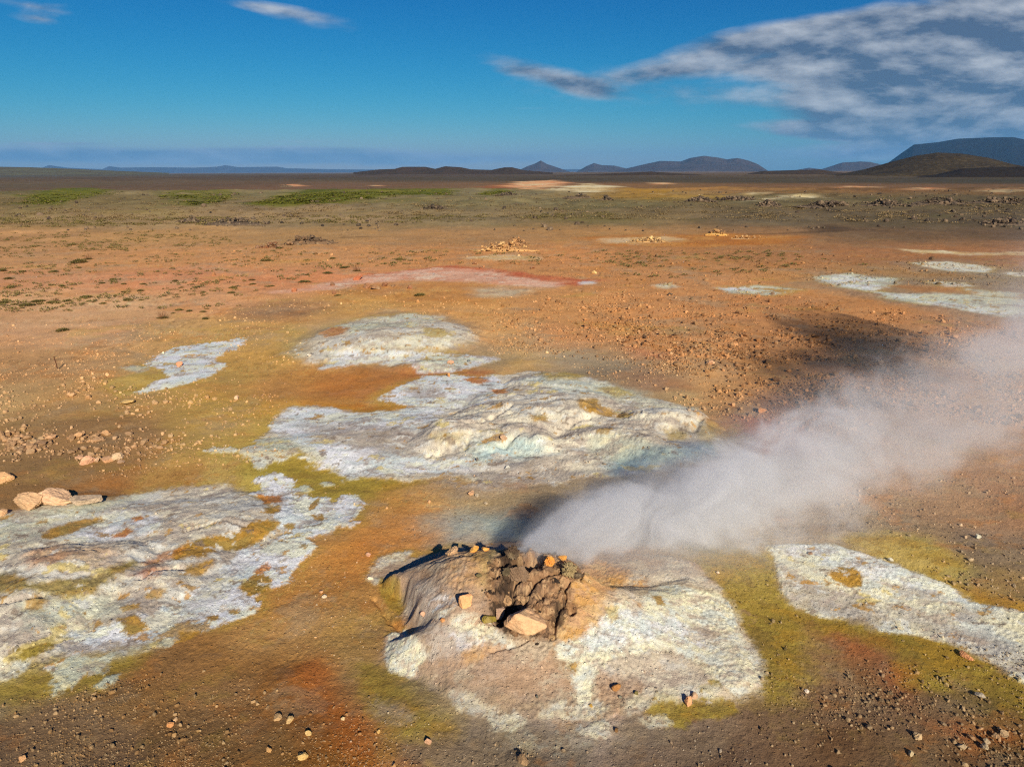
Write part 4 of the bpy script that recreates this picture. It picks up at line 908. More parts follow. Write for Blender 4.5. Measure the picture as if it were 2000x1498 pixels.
# ------------------------------------------------------------------ stones
def ico(sub):
    p = (1 + 5 ** .5) / 2
    v = [(-1, p, 0), (1, p, 0), (-1, -p, 0), (1, -p, 0), (0, -1, p), (0, 1, p), (0, -1, -p), (0, 1, -p), (p, 0, -1), (p, 0, 1), (-p, 0, -1), (-p, 0, 1)]
    f = [(0, 11, 5), (0, 5, 1), (0, 1, 7), (0, 7, 10), (0, 10, 11), (1, 5, 9), (5, 11, 4), (11, 10, 2), (10, 7, 6), (7, 1, 8), (3, 9, 4), (3, 4, 2), (3, 2, 6), (3, 6, 8), (3, 8, 9), (4, 9, 5), (2, 4, 11), (6, 2, 10), (8, 6, 7), (9, 8, 1)]
    v = [np.array(q, float) / np.linalg.norm(q) for q in v]
    for _ in range(sub):
        c = {}; nf = []
        def mid(a, b):
            k = (min(a, b), max(a, b))
            if k not in c: m = v[a] + v[b]; v.append(m / np.linalg.norm(m)); c[k] = len(v) - 1
            return c[k]
        for a, b, d in f:
            x, y, z = mid(a, b), mid(b, d), mid(d, a); nf += [(a, x, z), (b, y, x), (d, z, y), (x, y, z)]
        f = nf
    return np.array(v), np.array(f, np.int32)
ICO = {k: ico(k) for k in range(5)}
def rock_shape(sub, seed, flat=.7, planes=13, rough=.05, lumpy=0.0):
    rg = np.random.RandomState(seed)
    v, f = ICO[sub]
    n = rg.normal(size=(planes, 3)) * (1, 1, .8); n /= np.linalg.norm(n, axis=1)[:, None]; d = rg.uniform(.5, .98, planes)
    dt = v @ n.T
    r = np.min(np.where(dt > .05, d / np.maximum(dt, .05), 9), 1); r = np.minimum(r, 1.12)
    if sub >= 2:
        q = v * (1.3 if sub < 4 else 1.6) + rg.uniform(0, 50, 3)
        r = r * (1 + rough * 2.2 * (fbm(q[:, 0] + q[:, 2], q[:, 1] - q[:, 2] * .7, .6, 4, seed) + fbm(q[:, 1] + 5, q[:, 2] + q[:, 0] * .5, .25, 3, seed + 2) * .5) + lumpy * fbm(q[:, 0] - q[:, 2], q[:, 1] + q[:, 2], 1.2, 2, seed + 5))
    p = v * r[:, None]; p /= np.abs(p[:, :2]).max() * 2    # about one unit wide
    p[:, 2] *= flat
    return p, f
def mesh_of(name, v, f, mat, smooth=False, col=None):
    me = bpy.data.meshes.new(name); me.vertices.add(len(v)); me.vertices.foreach_set('co', np.asarray(v, F32).ravel())
    k = f.shape[1]; me.loops.add(len(f) * k); me.loops.foreach_set('vertex_index', f.astype(np.int32).ravel()); me.polygons.add(len(f))
    me.polygons.foreach_set('loop_start', np.arange(0, len(f) * k, k, dtype=np.int32)); me.polygons.foreach_set('use_smooth', np.full(len(f), smooth))
    me.update(calc_edges=True)
    if col is not None:
        a = me.color_attributes.new('tint', 'FLOAT_COLOR', 'POINT'); a.data.foreach_set('color', np.concatenate([col, np.ones((len(v), 1))], 1).astype(F32).ravel())
    me.materials.append(mat); return me
def place(name, me, loc=(0, 0, 0), rot=(0, 0, 0), scale=(1, 1, 1), **props):
    o = bpy.data.objects.new(name, me); COL.objects.link(o); o.location = loc; o.rotation_euler = rot; o.scale = scale
    for k, v in props.items(): o[k] = v
    return o
def rock_mat(name, src):
    m, t = mat_new(name)
    if src == 'object':
        oi = t.new('ShaderNodeObjectInfo'); base = oi.outputs['Color']
    else:
        base = t.new('ShaderNodeAttribute', attribute_name='tint').outputs['Color']
    tcn = t.new('ShaderNodeTexCoord'); geo = t.new('ShaderNodeNewGeometry')
    p = geo.outputs['Position']
    a = t.noise(p, 11, 5, .65); b = t.noise(p, 55, 4, .7); st = t.noise(p, 4.0, 3, .6)
    f = t.m('ADD', t.m('ADD', t.m('MULTIPLY', t.m('SUBTRACT', a, .5), 1.0), t.m('MULTIPLY', t.m('SUBTRACT', b, .5), .7)), 1.0)
    c = t.vm('SCALE', base, scale=f)
    c = t.mix(t.m('MULTIPLY', t.ramp(st, .52, .66), .35), c, (*alb((170, 150, 120)), 1))
    finish(t, principled(t, c, .92, bump(t, t.m('ADD', a, t.m('MULTIPLY', b, .35)), .03, .9), .12))
    return m
M_rock = rock_mat('field_stone', 'object'); M_gravel = rock_mat('gravel_stone', 'tint')
VAR = [mesh_of('stone_shape', *rock_shape(3, 100 + i, flat=.55 + .05 * (i % 5), planes=8 + i % 6, rough=.07), M_rock) for i in range(14)]
VARS = [mesh_of('stone_shape', *rock_shape(3, 200 + i, flat=.7, planes=22, rough=.03, lumpy=.12), M_rock, True) for i in range(6)]
rg = np.random.RandomState(5)
def boulder(px, py, wpx, hpx, col, label, name='boulder', group=None, big=0, rot=None, seed=None, round_=False, z=None, cat='boulder', depth=.8, rough=.08):
    """px, py: foot of the stone in the photograph"""
    x, y, zz = [float(q[0]) for q in hit(px, py - .22 * hpx)]
    dist = math.sqrt(x * x + y * y + (CAM_H - zz) ** 2)
    if py > 1395 and px < 1000: wpx *= .82; hpx *= .82
    wd = wpx * dist / FPX; hh = max(.34 * wd, hpx * dist / FPX * .95)
    if big: me = mesh_of('stone_shape', *rock_shape(4, seed or int(px * 7 + py), flat=1.0, planes=26 if round_ else (9 if rough > .1 else 12), rough=.03 if round_ else rough, lumpy=.1 if round_ else 0), M_rock, round_)
    else: me = (VARS if round_ else VAR)[int(px * 13 + py) % (6 if round_ else 14)]
    if big: fl = 1.0
    else: fl = .7
    o = place(name, me, (x, y, zz + hh * .30), (rg.uniform(-.15, .15), rg.uniform(-.15, .15), rg.uniform(0, 6.28) if rot is None else rot), (wd, wd * depth, hh / fl * .95), label=label, category=cat)
    o.color = (*alb(col), 1)
    if group: o['group'] = group
    return o
B = boulder
B(909, 1196, 36, 46, (226, 170, 122), 'upright pale orange boulder on the steaming mound left of the dark rocks', big=1, round_=True, rot=.3, depth=.7)
B(1024, 1243, 76, 56, (210, 168, 130), 'largest tan boulder, rounded, just below the dark hollow of the vent', big=1, round_=True, rot=.25, depth=.75)
B(975, 1221, 30, 34, (172, 142, 122), 'small brown boulder between the olive one and the dark hollow', big=1, rot=1)
B(955, 1223, 30, 24, (140, 122, 56), 'olive stained boulder at the lower left rim of the dark hollow', big=1, rot=.4)
B(1074, 1110, 25, 26, (240, 150, 70), 'bright orange rock right of the vent at the edge of the steam', big=1, rough=.2, rot=.7, cat='rock')
B(1097, 1097, 20, 13, (240, 158, 66), 'smaller bright orange rock behind the grey domed boulder', big=1, cat='rock')
B(1008, 1140, 58, 42, (128, 104, 84), 'brown angular block leaning in the middle of the steaming vent', big=1, rough=.2, rot=-.5, depth=.5, cat='rock')
B(1113, 1134, 44, 36, (150, 132, 98), 'grey domed boulder right of the vent with a dark crack above it', big=1, rough=.2)
B(1002, 1103, 40, 34, (84, 68, 56), 'dark craggy rock at the top of the vent where the steam rises', big=1, rough=.2, rot=.9, cat='rock')
B(990, 1128, 26, 22, (96, 84, 66), 'dark rock with pale edge left of the leaning brown block', big=1, rough=.2, cat='rock')
B(926, 1080, 28, 15, (232, 166, 84), 'yellow orange stone on the back rim of the steaming mound', big=1, cat='rock')
B(948, 1078, 18, 10, (226, 164, 92), 'small yellow stone right of the other one on the back rim', cat='rock')
B(884, 1086, 36, 14, (196, 160, 124), 'flat tan crust block on the back rim, left of the yellow stones', big=1, rough=.2, cat='rock')
B(936, 1130, 14, 10, (116, 104, 74), 'small dark green stone above the brown zone of the mound', cat='stone')
B(827, 1208, 12, 13, (222, 172, 146), 'small pink stone with white crust behind it on the left slope of the mound', name='stone', cat='stone')
B(864, 1217, 13, 9, (196, 140, 92), 'small rusty stone half sunk below the upright orange boulder', name='stone', cat='stone')
B(724, 1135, 14, 11, (222, 206, 186), 'white stone at the far left tip of the steaming mound', name='stone', cat='stone')
B(112, 990, 76, 36, (208, 170, 138), 'largest boulder of the long flat row at the left edge', big=1, rot=.1, depth=.6)
B(60, 1001, 62, 34, (198, 160, 124), 'second largest boulder of the flat row, left of the largest', big=1, rot=-.2, depth=.6)
B(166, 990, 54, 22, (182, 160, 138), 'grey boulder with a rusty side, right end of the flat row', big=1, rot=.5, depth=.6)
B(6, 945, 34, 18, (208, 164, 120), 'tan boulder cut by the left edge of the photo', big=1, rot=.2)
B(0, 1010, 22, 14, (200, 160, 124), 'lowest boulder at the left edge beside the flat row', big=1)
B(231, 899, 27, 16, (200, 170, 138), 'rounded pale boulder at the right end of the short stone row', big=1, depth=.7)
B(172, 910, 26, 18, (208, 160, 130), 'pinkish boulder in the short stone row on brown ground', big=1, depth=.7)
B(190, 905, 12, 11, (196, 160, 130), 'small stone just right of the pinkish boulder', name='stone', cat='stone')
B(209, 904, 28, 8, (206, 160, 122), 'long low stone in the middle of the short stone row', name='stone', cat='stone')
B(237, 906, 17, 7, (206, 166, 130), 'flat stone in front of the rounded pale boulder', name='stone', cat='stone')
B(154, 897, 18, 5, (206, 160, 126), 'thin flat stone left of the pinkish boulder', name='stone', cat='stone')
B(250, 792, 30, 13, (200, 166, 110), 'yellowish boulder on the brown plain below the small white pool', big=1)
B(350, 718, 13, 11, (220, 150, 116), 'round orange stone lying in the middle of the small white pool', name='stone', cat='stone', round_=True)
B(1487, 810, 21, 16, (210, 145, 92), 'square orange block right of the crusted field with a shadow to its left', big=1, cat='rock')
B(1203, 1350, 19, 17, (158, 112, 68), 'square brown rock on the pinkish front crust of the mound', big=1, cat='rock')
B(1344, 1383, 17, 22, (214, 158, 118), 'upright tan rock on the olive patch at the front of the mound', big=1, rot=.4, depth=.6, cat='rock')
B(1354, 1366, 20, 12, (196, 160, 130), 'flat tan rock lying behind the upright one on the olive patch', big=1, cat='rock')
B(1243, 1360, 11, 9, (120, 108, 66), 'small dark olive stone right of the square brown rock', name='stone', cat='stone')
B(1210, 1365, 10, 8, (120, 116, 104), 'small grey stone just below the square brown rock', name='stone', cat='stone')
B(1204, 1430, 9, 10, (120, 90, 60), 'brown pebble on the lowest pale crust in front of the mound', name='stone', cat='stone')
B(1154, 1382, 8, 7, (190, 150, 70), 'small yellow stained stone on the white crust in front of the mound', name='stone', cat='stone')
B(1049, 1364, 6, 9, (90, 90, 84), 'tiny dark upright stone on the grey crust of the mound', name='stone', cat='stone')
B(1021, 1492, 26, 20, (158, 128, 96), 'cracked brown boulder at the bottom edge below the mound', big=1)
B(602, 1440, 18, 15, (206, 172, 112), 'pale yellow stone with a short black shadow, bottom left of centre', name='stone', big=1, cat='stone')
B(592, 1484, 28, 17, (206, 172, 112), 'largest yellowish boulder at the bottom left of centre', big=1)
B(526, 1470, 16, 14, (200, 156, 104), 'tan stone left of the largest yellowish boulder', name='stone', big=1, cat='stone')
B(566, 1412, 20, 13, (198, 164, 112), 'low tan boulder beside a crumbled patch, bottom left of centre', big=1)
B(543, 1407, 24, 12, (186, 152, 110), 'crumbled low boulder left of the low tan one', big=1)
B(669, 1408, 12, 9, (206, 178, 136), 'small pale stone on the rust streak', name='stone', big=1, cat='stone')
B(740, 1433, 11, 10, (214, 176, 112), 'small yellow stone right of the rust streak', name='stone', big=1, cat='stone')
B(836, 1456, 17, 20, (186, 146, 118), 'tall brown stone with a dark notch below the mound', name='stone', big=1, cat='stone')
B(635, 1172, 12, 12, (196, 176, 152), 'round grey stone with a pale top on orange ground left of the mound', name='stone', big=1, cat='stone', round_=True)
B(628, 1161, 10, 8, (196, 150, 112), 'smaller stone touching the round grey one', name='stone', cat='stone')
B(720, 1090, 15, 10, (222, 170, 140), 'pink stone on orange ground above the left tip of the mound', name='stone', big=1, cat='stone')
B(46, 1487, 17, 9, (206, 160, 116), 'flat tan stone in the bottom left corner', name='stone', big=1, cat='stone')
B(333, 1420, 17, 10, (196, 140, 92), 'rusty boulder with a black shadow at the bottom left', big=1)
B(343, 1409, 12, 7, (206, 168, 128), 'pale stone just behind the rusty boulder', name='stone', cat='stone')
B(1790, 1444, 18, 14, (190, 162, 126), 'largest boulder of the bottom right corner, with the longest shadow', big=1)
B(1922, 1466, 15, 13, (176, 156, 128), 'grey boulder at the far bottom right, lower one of a pair', big=1)
B(1925, 1452, 13, 11, (172, 152, 126), 'grey boulder at the far bottom right, upper one of a pair', big=1)
B(1961, 1442, 15, 13, (184, 154, 118), 'brown boulder nearest the right edge at the bottom', big=1)
B(1879, 1464, 15, 10, (178, 154, 124), 'flat grey boulder left of the pair in the bottom right', big=1)
B(1778, 1477, 12, 10, (184, 164, 130), 'pale boulder close to the bottom edge on the right', big=1)
B(1886, 1286, 22, 9, (198, 140, 98), 'reddish flat boulder on the olive ground below the white sheet', big=1)
B(1912, 1364, 17, 10, (168, 156, 140), 'grey boulder among rubble below the white sheet', big=1)
B(1576, 1355, 10, 8, (224, 206, 190), 'bright white stone on the dull brown ground right of the mound', name='stone', cat='stone')
B(1737, 1098, 13, 8, (206, 200, 184), 'white stone on the yellow upper border of the white sheet', name='stone', big=1, cat='stone')
B(1582, 1083, 13, 5, (140, 92, 70), 'dark red flat stone near the left tip of the white sheet', name='stone', cat='stone')
B(1909, 1053, 13, 9, (180, 176, 160), 'grey white stone on the brown ground above the white sheet', name='stone', big=1, cat='stone')
B(1402, 1122, 8, 7, (226, 196, 170), 'pale pink stone on the olive ground right of the mound', name='stone', cat='stone')
B(920, 968, 16, 10, (200, 158, 124), 'tan stone of a close pair behind the steaming mound', name='stone', big=1, cat='stone')
B(931, 972, 12, 8, (176, 160, 140), 'greyer stone of a close pair behind the steaming mound', name='stone', big=1, cat='stone')
B(838, 983, 8, 8, (214, 160, 118), 'small lone tan stone on orange ground behind the mound', name='stone', cat='stone')
B(949, 987, 9, 8, (196, 176, 150), 'small pale stone right of the pair behind the mound', name='stone', cat='stone')
B(992, 917, 13, 9, (186, 184, 180), 'light grey stone on the lilac edge of the crusted field', name='stone', big=1, cat='stone')
B(932, 905, 7, 13, (110, 106, 104), 'dark upright stone on the front edge of the crusted field', name='stone', cat='stone')
B(984, 862, 17, 12, (190, 156, 130), 'brown boulder set against the pale lump of the crusted field', big=1)
B(880, 714, 15, 11, (200, 154, 128), 'brown boulder on the pale crust of the back mound', big=1)
B(915, 708, 9, 6, (110, 116, 120), 'dark grey stone right of the brown boulder on the back mound', name='stone', cat='stone')
B(876, 738, 9, 12, (212, 150, 96), 'upright orange stone on the rust streak behind the crusted field', name='stone', cat='stone')
B(462, 782, 13, 11, (214, 176, 144), 'pale stone alone on brown ground below the small white pool', name='stone', big=1, cat='stone')
B(1386, 714, 22, 12, (208, 160, 124), 'pinkish stone cluster piece above the dark steam shadow', name='stone', big=1, cat='stone')
B(1259, 663, 14, 9, (84, 66, 54), 'black boulder on the stony orange plain', big=1)
B(604, 698, 9, 8, (226, 210, 196), 'white stone at the left end of the back mound', name='stone', cat='stone')
B(728, 686, 13, 8, (196, 176, 150), 'grey stone at the foot of the back mound', name='stone', cat='stone')
B(700, 550, 24, 16, (172, 104, 74), 'dark red boulder on the left end of the pink ridge', big=1)
B(718, 566, 17, 13, (150, 108, 80), 'brown boulder at the left of the cluster below the pink ridge', big=1)
B(735, 569, 26, 14, (148, 112, 84), 'biggest boulder of the cluster below the pink ridge', big=1)
B(752, 562, 18, 10, (154, 108, 78), 'low boulder in the cluster below the pink ridge, right of the biggest', big=1)
B(768, 562, 14, 8, (140, 106, 80), 'small boulder at the right end of the cluster below the pink ridge', big=1)
B(800, 567, 14, 10, (146, 100, 74), 'lone brown boulder right of the cluster below the pink ridge', big=1)
B(575, 572, 15, 10, (178, 118, 86), 'red brown boulder alone on the smooth orange ground', big=1)
B(652, 576, 14, 8, (150, 108, 82), 'boulder left of and below the red one, on orange ground', big=1)
B(649, 560, 13, 9, (146, 106, 80), 'dull boulder pair piece left of the red boulder', big=1)
B(1040, 527, 17, 8, (160, 112, 80), 'brown boulder above the right part of the pink ridge', big=1)
B(928, 518, 14, 7, (156, 112, 82), 'brown boulder above the middle of the pink ridge', big=1)
B(1161, 537, 12, 9, (222, 190, 130), 'pale yellow stone on the orange plain right of the pink ridge', name='stone', big=1, cat='stone')
B(1309, 578, 14, 7, (90, 74, 60), 'dark stone right of the tiny pale patch on the plain', name='stone', cat='stone')

# scattered stones: outline, number, width range m, steepness of the size law, colours, label
ZONES = [
 ("960,600 1200,560 1500,575 1700,600 2040,650 2040,840 1750,800 1560,800 1400,770 1300,720 1080,690 960,680", 8500, .045, .34, 2.7, [(160, 112, 76), (120, 84, 62), (196, 146, 104), (92, 70, 56)], 'brown stone among many on the stony orange plain at the right', 'stones on the orange plain'),
 ("1150,590 1400,600 1500,680 1450,740 1250,700 1130,650", 900, .06, .36, 2.4, [(150, 104, 74), (110, 80, 60), (90, 70, 58), (186, 134, 92)], 'dark stone among many on the stony orange plain', 'stones on the orange plain'),
 ("1300,760 1560,790 1700,830 1600,870 1450,820 1330,800", 500, .04, .22, 2.4, [(204, 160, 124), (190, 150, 114)], 'pale brown stone on the orange ground by the steam shadow', 'stones by the steam shadow'),
 ("400,475 1500,475 1700,500 2000,520 2040,560 1500,560 1200,560 1000,520 620,530 420,540", 4200, .05, .42, 3.0, [(140, 106, 74), (112, 86, 62), (166, 122, 84), (96, 78, 58)], 'dark stone on the far orange plain', 'stones on the far plain'),
 ("600,560 900,585 1200,560 1300,600 900,620 700,600 450,640 420,620", 700, .04, .2, 2.6, [(206, 160, 120), (214, 178, 136), (160, 116, 84)], 'pale stone on the yellow ground behind the back mound', 'stones behind the back mound'),
 ("900,630 1300,640 1350,720 1300,760 1180,740 1080,700 960,690", 1300, .03, .15, 2.8, [(206, 160, 118), (190, 142, 102), (216, 180, 140)], 'pale stone on the light orange ground right of the back mound', 'stones right of the back mound'),
 ("-40,640 330,630 420,660 260,720 150,780 -40,760", 1200, .03, .15, 2.9, [(208, 158, 118), (192, 142, 102), (218, 176, 138)], 'pale stone on the orange ground by the rusty stake', 'stones by the rusty stake'),
 ("-40,760 200,745 420,780 500,840 380,880 250,905 -40,900", 1050, .04, .26, 2.5, [(208, 166, 132), (188, 148, 116), (216, 176, 140)], 'tan stone on the brown ground at the left', 'stones on the brown ground at the left'),
 ("0,845 40,840 100,850 110,870 60,885 10,880", 75, .09, .27, 1.6, [(206, 162, 130), (190, 150, 118)], 'pinkish stone of the heap at the left edge', 'heap of stones at the left edge'),
 ("130,850 220,845 210,860 140,866", 30, .08, .3, 1.6, [(210, 164, 126), (200, 160, 124)], 'tan stone of the loose line on the brown ground', 'loose line of stones'),
 ("420,600 620,640 560,720 430,700 400,640", 260, .03, .14, 2.6, [(218, 180, 136), (206, 160, 120)], 'small pale stone on yellow ground left of the back mound', 'stones left of the back mound'),
 ("380,740 560,740 540,830 440,860 360,800", 220, .03, .16, 2.6, [(212, 168, 134), (196, 150, 112)], 'small tan stone on the ground left of the crusted field', 'stones left of the crusted field'),
 ("1680,1290 2040,1330 2040,1530 1600,1530 1560,1420", 1100, .016, .11, 2.3, [(184, 154, 118), (160, 138, 110), (196, 164, 126), (140, 112, 82)], 'tan stone on the brown ground at the bottom right', 'stones at the bottom right'),
 ("1500,1200 1700,1200 2000,1280 2040,1400 1700,1400 1500,1530 1350,1530 1480,1400", 900, .012, .075, 2.4, [(176, 148, 112), (196, 170, 136), (120, 98, 70)], 'small stone on the olive and brown ground right of the mound', 'small stones right of the mound'),
 ("1360,1090 1520,1120 1560,1300 1480,1300 1420,1180", 130, .012, .06, 2.4, [(196, 170, 130), (90, 84, 70)], 'small stone on the olive strip right of the mound', 'small stones right of the mound'),
 ("1500,1070 2040,1200 2040,1350 1700,1220 1530,1150", 130, .012, .05, 2.4, [(110, 104, 98), (150, 140, 130)], 'small dark stone on the white sheet at the right', 'small stones on the white sheet'),
 ("1600,960 2040,900 2040,1190 1880,1150 1700,1060", 420, .025, .11, 2.6, [(190, 160, 130), (200, 176, 150), (130, 110, 92)], 'small stone on the brown ground beyond the white sheet', 'stones beyond the white sheet'),
 ("-40,1380 300,1320 560,1290 700,1400 860,1530 -40,1530", 4200, .011, .07, 2.7, [(180, 142, 98), (156, 118, 76), (196, 164, 124)], 'small tan stone on the brown ground at the bottom left', 'stones at the bottom left'),
 ("500,1060 700,1040 740,1100 740,1290 600,1290 480,1230", 300, .012, .045, 2.6, [(214, 176, 136), (196, 150, 110), (226, 210, 186)], 'small pale stone on the ochre ground left of the mound', 'small stones left of the mound'),
 ("700,930 1100,900 1100,990 850,1060 640,1010 600,960", 160, .02, .08, 2.4, [(204, 164, 130), (170, 150, 130), (120, 104, 90)], 'small stone behind the steaming mound', 'small stones behind the mound'),
 ("560,820 1380,830 1380,900 900,930 600,880", 130, .02, .09, 2.4, [(120, 112, 104), (190, 170, 150)], 'small stone on the crusted field', 'small stones on the crusted field'),
 ("700,1350 900,1440 1300,1460 1480,1380 1500,1530 650,1530", 700, .010, .05, 2.5, [(186, 156, 124), (150, 128, 104), (206, 190, 170)], 'small stone in front of the steaming mound', 'small stones in front of the mound'),
 ("0,960 500,900 560,880 420,850 250,910 0,930", 200, .03, .1, 2.6, [(206, 164, 126), (188, 150, 116)], 'small tan stone on the brown band above the left mound', 'small stones on the brown band'),
 ("0,1000 500,980 520,1150 300,1250 0,1300", 200, .01, .06, 2.6, [(200, 180, 160), (120, 104, 92)], 'small stone on the left mound', 'small stones on the left mound'),
]
allst = []
for zi, (poly, n, lo, hi, pw, cols, lab, grp) in enumerate(ZONES):
    q = np.array(P(poly)); k = 0; px = []; py = []
    clump = rg.uniform(0, 100)
    while len(px) < n:
        a = rg.uniform(q[:, 0].min(), q[:, 0].max(), n * 2); b = rg.uniform(q[:, 1].min(), q[:, 1].max(), n * 2)
        ins = sdf(q, a, b) > rg.exponential(4, n * 2) - 4
        X_, Y_ = W(a, b); cl = fbm(X_ + clump, Y_, 2.2, 3, 500 + zi) * 1.6 + .45
        ins &= rg.uniform(0, 1, n * 2) < np.clip(cl, .06, 1)
        px += list(a[ins]); py += list(b[ins])
    px = np.array(px[:n]); py = np.array(py[:n])
    x, y, z = hit(px, py)
    u = rg.uniform(0, 1, n); s = (lo ** -pw + u * (hi ** -pw - lo ** -pw)) ** (-1 / pw)
    ci = rg.randint(0, len(cols), n)
    cc_ = (.5 * np.array([alb(c) for c in cols])[ci] + .45 * gcol(x, y)) * rg.uniform(.55, 1.15, (n, 1))
    for i in range(n): allst.append((s[i] / math.hypot(x[i], y[i]), x[i], y[i], z[i], s[i], cc_[i], zi))
allst = [a for a in allst if a[2] > 1 and abs(math.atan2(a[1], a[2])) < .8]
allst.sort(key=lambda a: -a[0])
pxs_in = []
kept = []; rest = []
for a in allst:
    u, v = pix(a[1], a[2], a[3])
    if len(kept) < 190 and 4 < u < 1996 and v < 1490: kept.append(a)
    else: rest.append(a)
LANDMARKS = [(909, 1180, 'upright orange boulder'), (1024, 1225, 'largest tan boulder'), (1204, 1345, 'square brown rock'), (1344, 1375, 'olive patch of the mound'), (724, 1130, 'left tip of the steaming mound'), (112, 975, 'largest flat boulder'),
    (6, 940, 'boulder cut by the left edge'), (200, 900, 'short stone row'), (250, 788, 'yellowish boulder'), (360, 715, 'small white pool'), (1487, 805, 'square orange block'), (1021, 1488, 'cracked brown boulder'), (602, 1437, 'pale yellow stone'), (592, 1482, 'largest yellowish boulder'),
    (640, 1170, 'round grey stone'), (338, 1415, 'rusty boulder'), (46, 1485, 'bottom left corner'), (1790, 1440, 'largest bottom right boulder'), (1922, 1458, 'pair of grey boulders'), (1961, 1438, 'brown boulder by the right edge'), (1778, 1475, 'pale boulder by the bottom edge'), (1886, 1284, 'reddish flat boulder'),
    (1912, 1362, 'grey boulder of the rubble'), (1655, 1130, 'ochre hole in the white sheet'), (1737, 1096, 'white stone on the yellow border'), (925, 968, 'close pair of stones'), (992, 915, 'light grey stone'), (984, 860, 'brown boulder by the pale lump'), (880, 712, 'brown boulder of the back mound'), (462, 780, 'lone pale stone'),
    (1386, 712, 'pinkish stone cluster'), (1259, 660, 'black boulder'), (700, 548, 'dark red boulder'), (575, 570, 'red brown boulder'), (1161, 535, 'pale yellow plain stone'), (1309, 576, 'dark stone by the tiny pale patch'), (113, 720, 'rusty stake'), (50, 862, 'heap at the left edge'), (240, 1222, 'ochre spot of the left mound'), (500, 900, 'yellowish crust tip'),
    (1300, 900, 'blue end of the crusted field'), (1760, 562, 'pale sheets at the right edge'), (1480, 568, 'long pale patch'), (318, 618, 'twiggy shrub'), (1990, 1300, 'right edge'), (1640, 1300, 'rust brown ground'), (800, 1380, 'olive ground left of the mound')]
SEEN = {}
ORD = ['nearest', 'second', 'third', 'fourth', 'fifth', 'sixth', 'seventh', 'eighth', 'ninth', 'tenth', 'eleventh', 'twelfth']
def rank_label(dist, what, side, nm):
    k = SEEN.setdefault((what, side, nm), []); k.append(dist); return (what, side, nm, dist)
def rank_text(t):
    what, side, nm, dist = t; k = sorted(SEEN[(what, side, nm)])
    if len(k) == 1: return f'{what} {side} the {nm}'
    return f'{what}, {ORD[min(k.index(dist), 11)]} {side} the {nm}'
def where_label(x, y, z, s, c, base):
    u, v = [float(q) for q in pix(x, y, z)]
    k = min(range(len(LANDMARKS)), key=lambda i: (LANDMARKS[i][0] - u) ** 2 + 2.5 * (LANDMARKS[i][1] - v) ** 2)
    lx, ly, nm = LANDMARKS[k]; du, dv = u - lx, (v - ly) * 1.5
    far_ = math.hypot(du, dv)
    side = ('right of' if du > 0 else 'left of') if abs(du) > abs(dv) * 2.2 else (('in front of' if dv > 0 else 'behind') if abs(dv) > abs(du) * 2.2 else (('in front and ' if dv > 0 else 'behind and ') + ('right of' if du > 0 else 'left of')))
    how = 'close ' if far_ < 45 else ('' if far_ < 110 else 'well ')
    L = float(np.mean(c)); w_ = s * FPX / math.sqrt(x * x + y * y + 36)
    tone = 'pale' if L > .36 else ('tan' if L > .24 else ('brown' if L > .13 else 'dark'))
    size = 'fist sized' if w_ < 8.5 else ('larger' if w_ < 13 else 'bulky')
    return rank_label(far_, f'{size} {tone} stone', side, nm)
KL = [where_label(a[1], a[2], a[3], a[4], a[5], '') for a in kept]
for a, kl in zip(kept, KL):
    _, x, y, z, s, c, zi = a
    o = place('stone', VAR[rg.randint(14)], (x, y, z + s * .16), (rg.uniform(-.3, .3), rg.uniform(-.3, .3), rg.uniform(0, 6.28)), (s, s * rg.uniform(.65, .95), s * rg.uniform(.75, 1.05)), label=rank_text(kl), category='stone', group=ZONES[zi][7])
    o.color = (*c, 1)
def merged(name, items, shapes, mat, sink=.14, **props):
    vs = []; fs = []; cs = []; off = 0
    for (x, y, z, sx_, sy_, sz_, rz, c) in items:
        p, f = shapes[rg.randint(len(shapes))]
        ca_, sa_ = math.cos(rz), math.sin(rz)
        q = p * (sx_, sy_, sz_); t_ = np.stack([q[:, 0] * ca_ - q[:, 1] * sa_ + x, q[:, 0] * sa_ + q[:, 1] * ca_ + y, q[:, 2] + z + sz_ * sink], 1)
        vs.append(t_); fs.append(f + off); off += len(p); cs.append(np.repeat(c[None], len(p), 0))
    me = mesh_of(name, np.concatenate(vs), np.concatenate(fs), mat, False, np.concatenate(cs))
    return place(name, me, **props)
SH1 = [rock_shape(1, 300 + i, flat=.95, planes=8) for i in range(24)]
merged('gravel', [(x, y, z, s, s * rg.uniform(.6, .95), s * rg.uniform(.8, 1.15), rg.uniform(0, 6.28), c) for _, x, y, z, s, c, zi in rest], SH1, M_gravel, kind='stuff', label='small loose stones and gravel strewn over the ground')

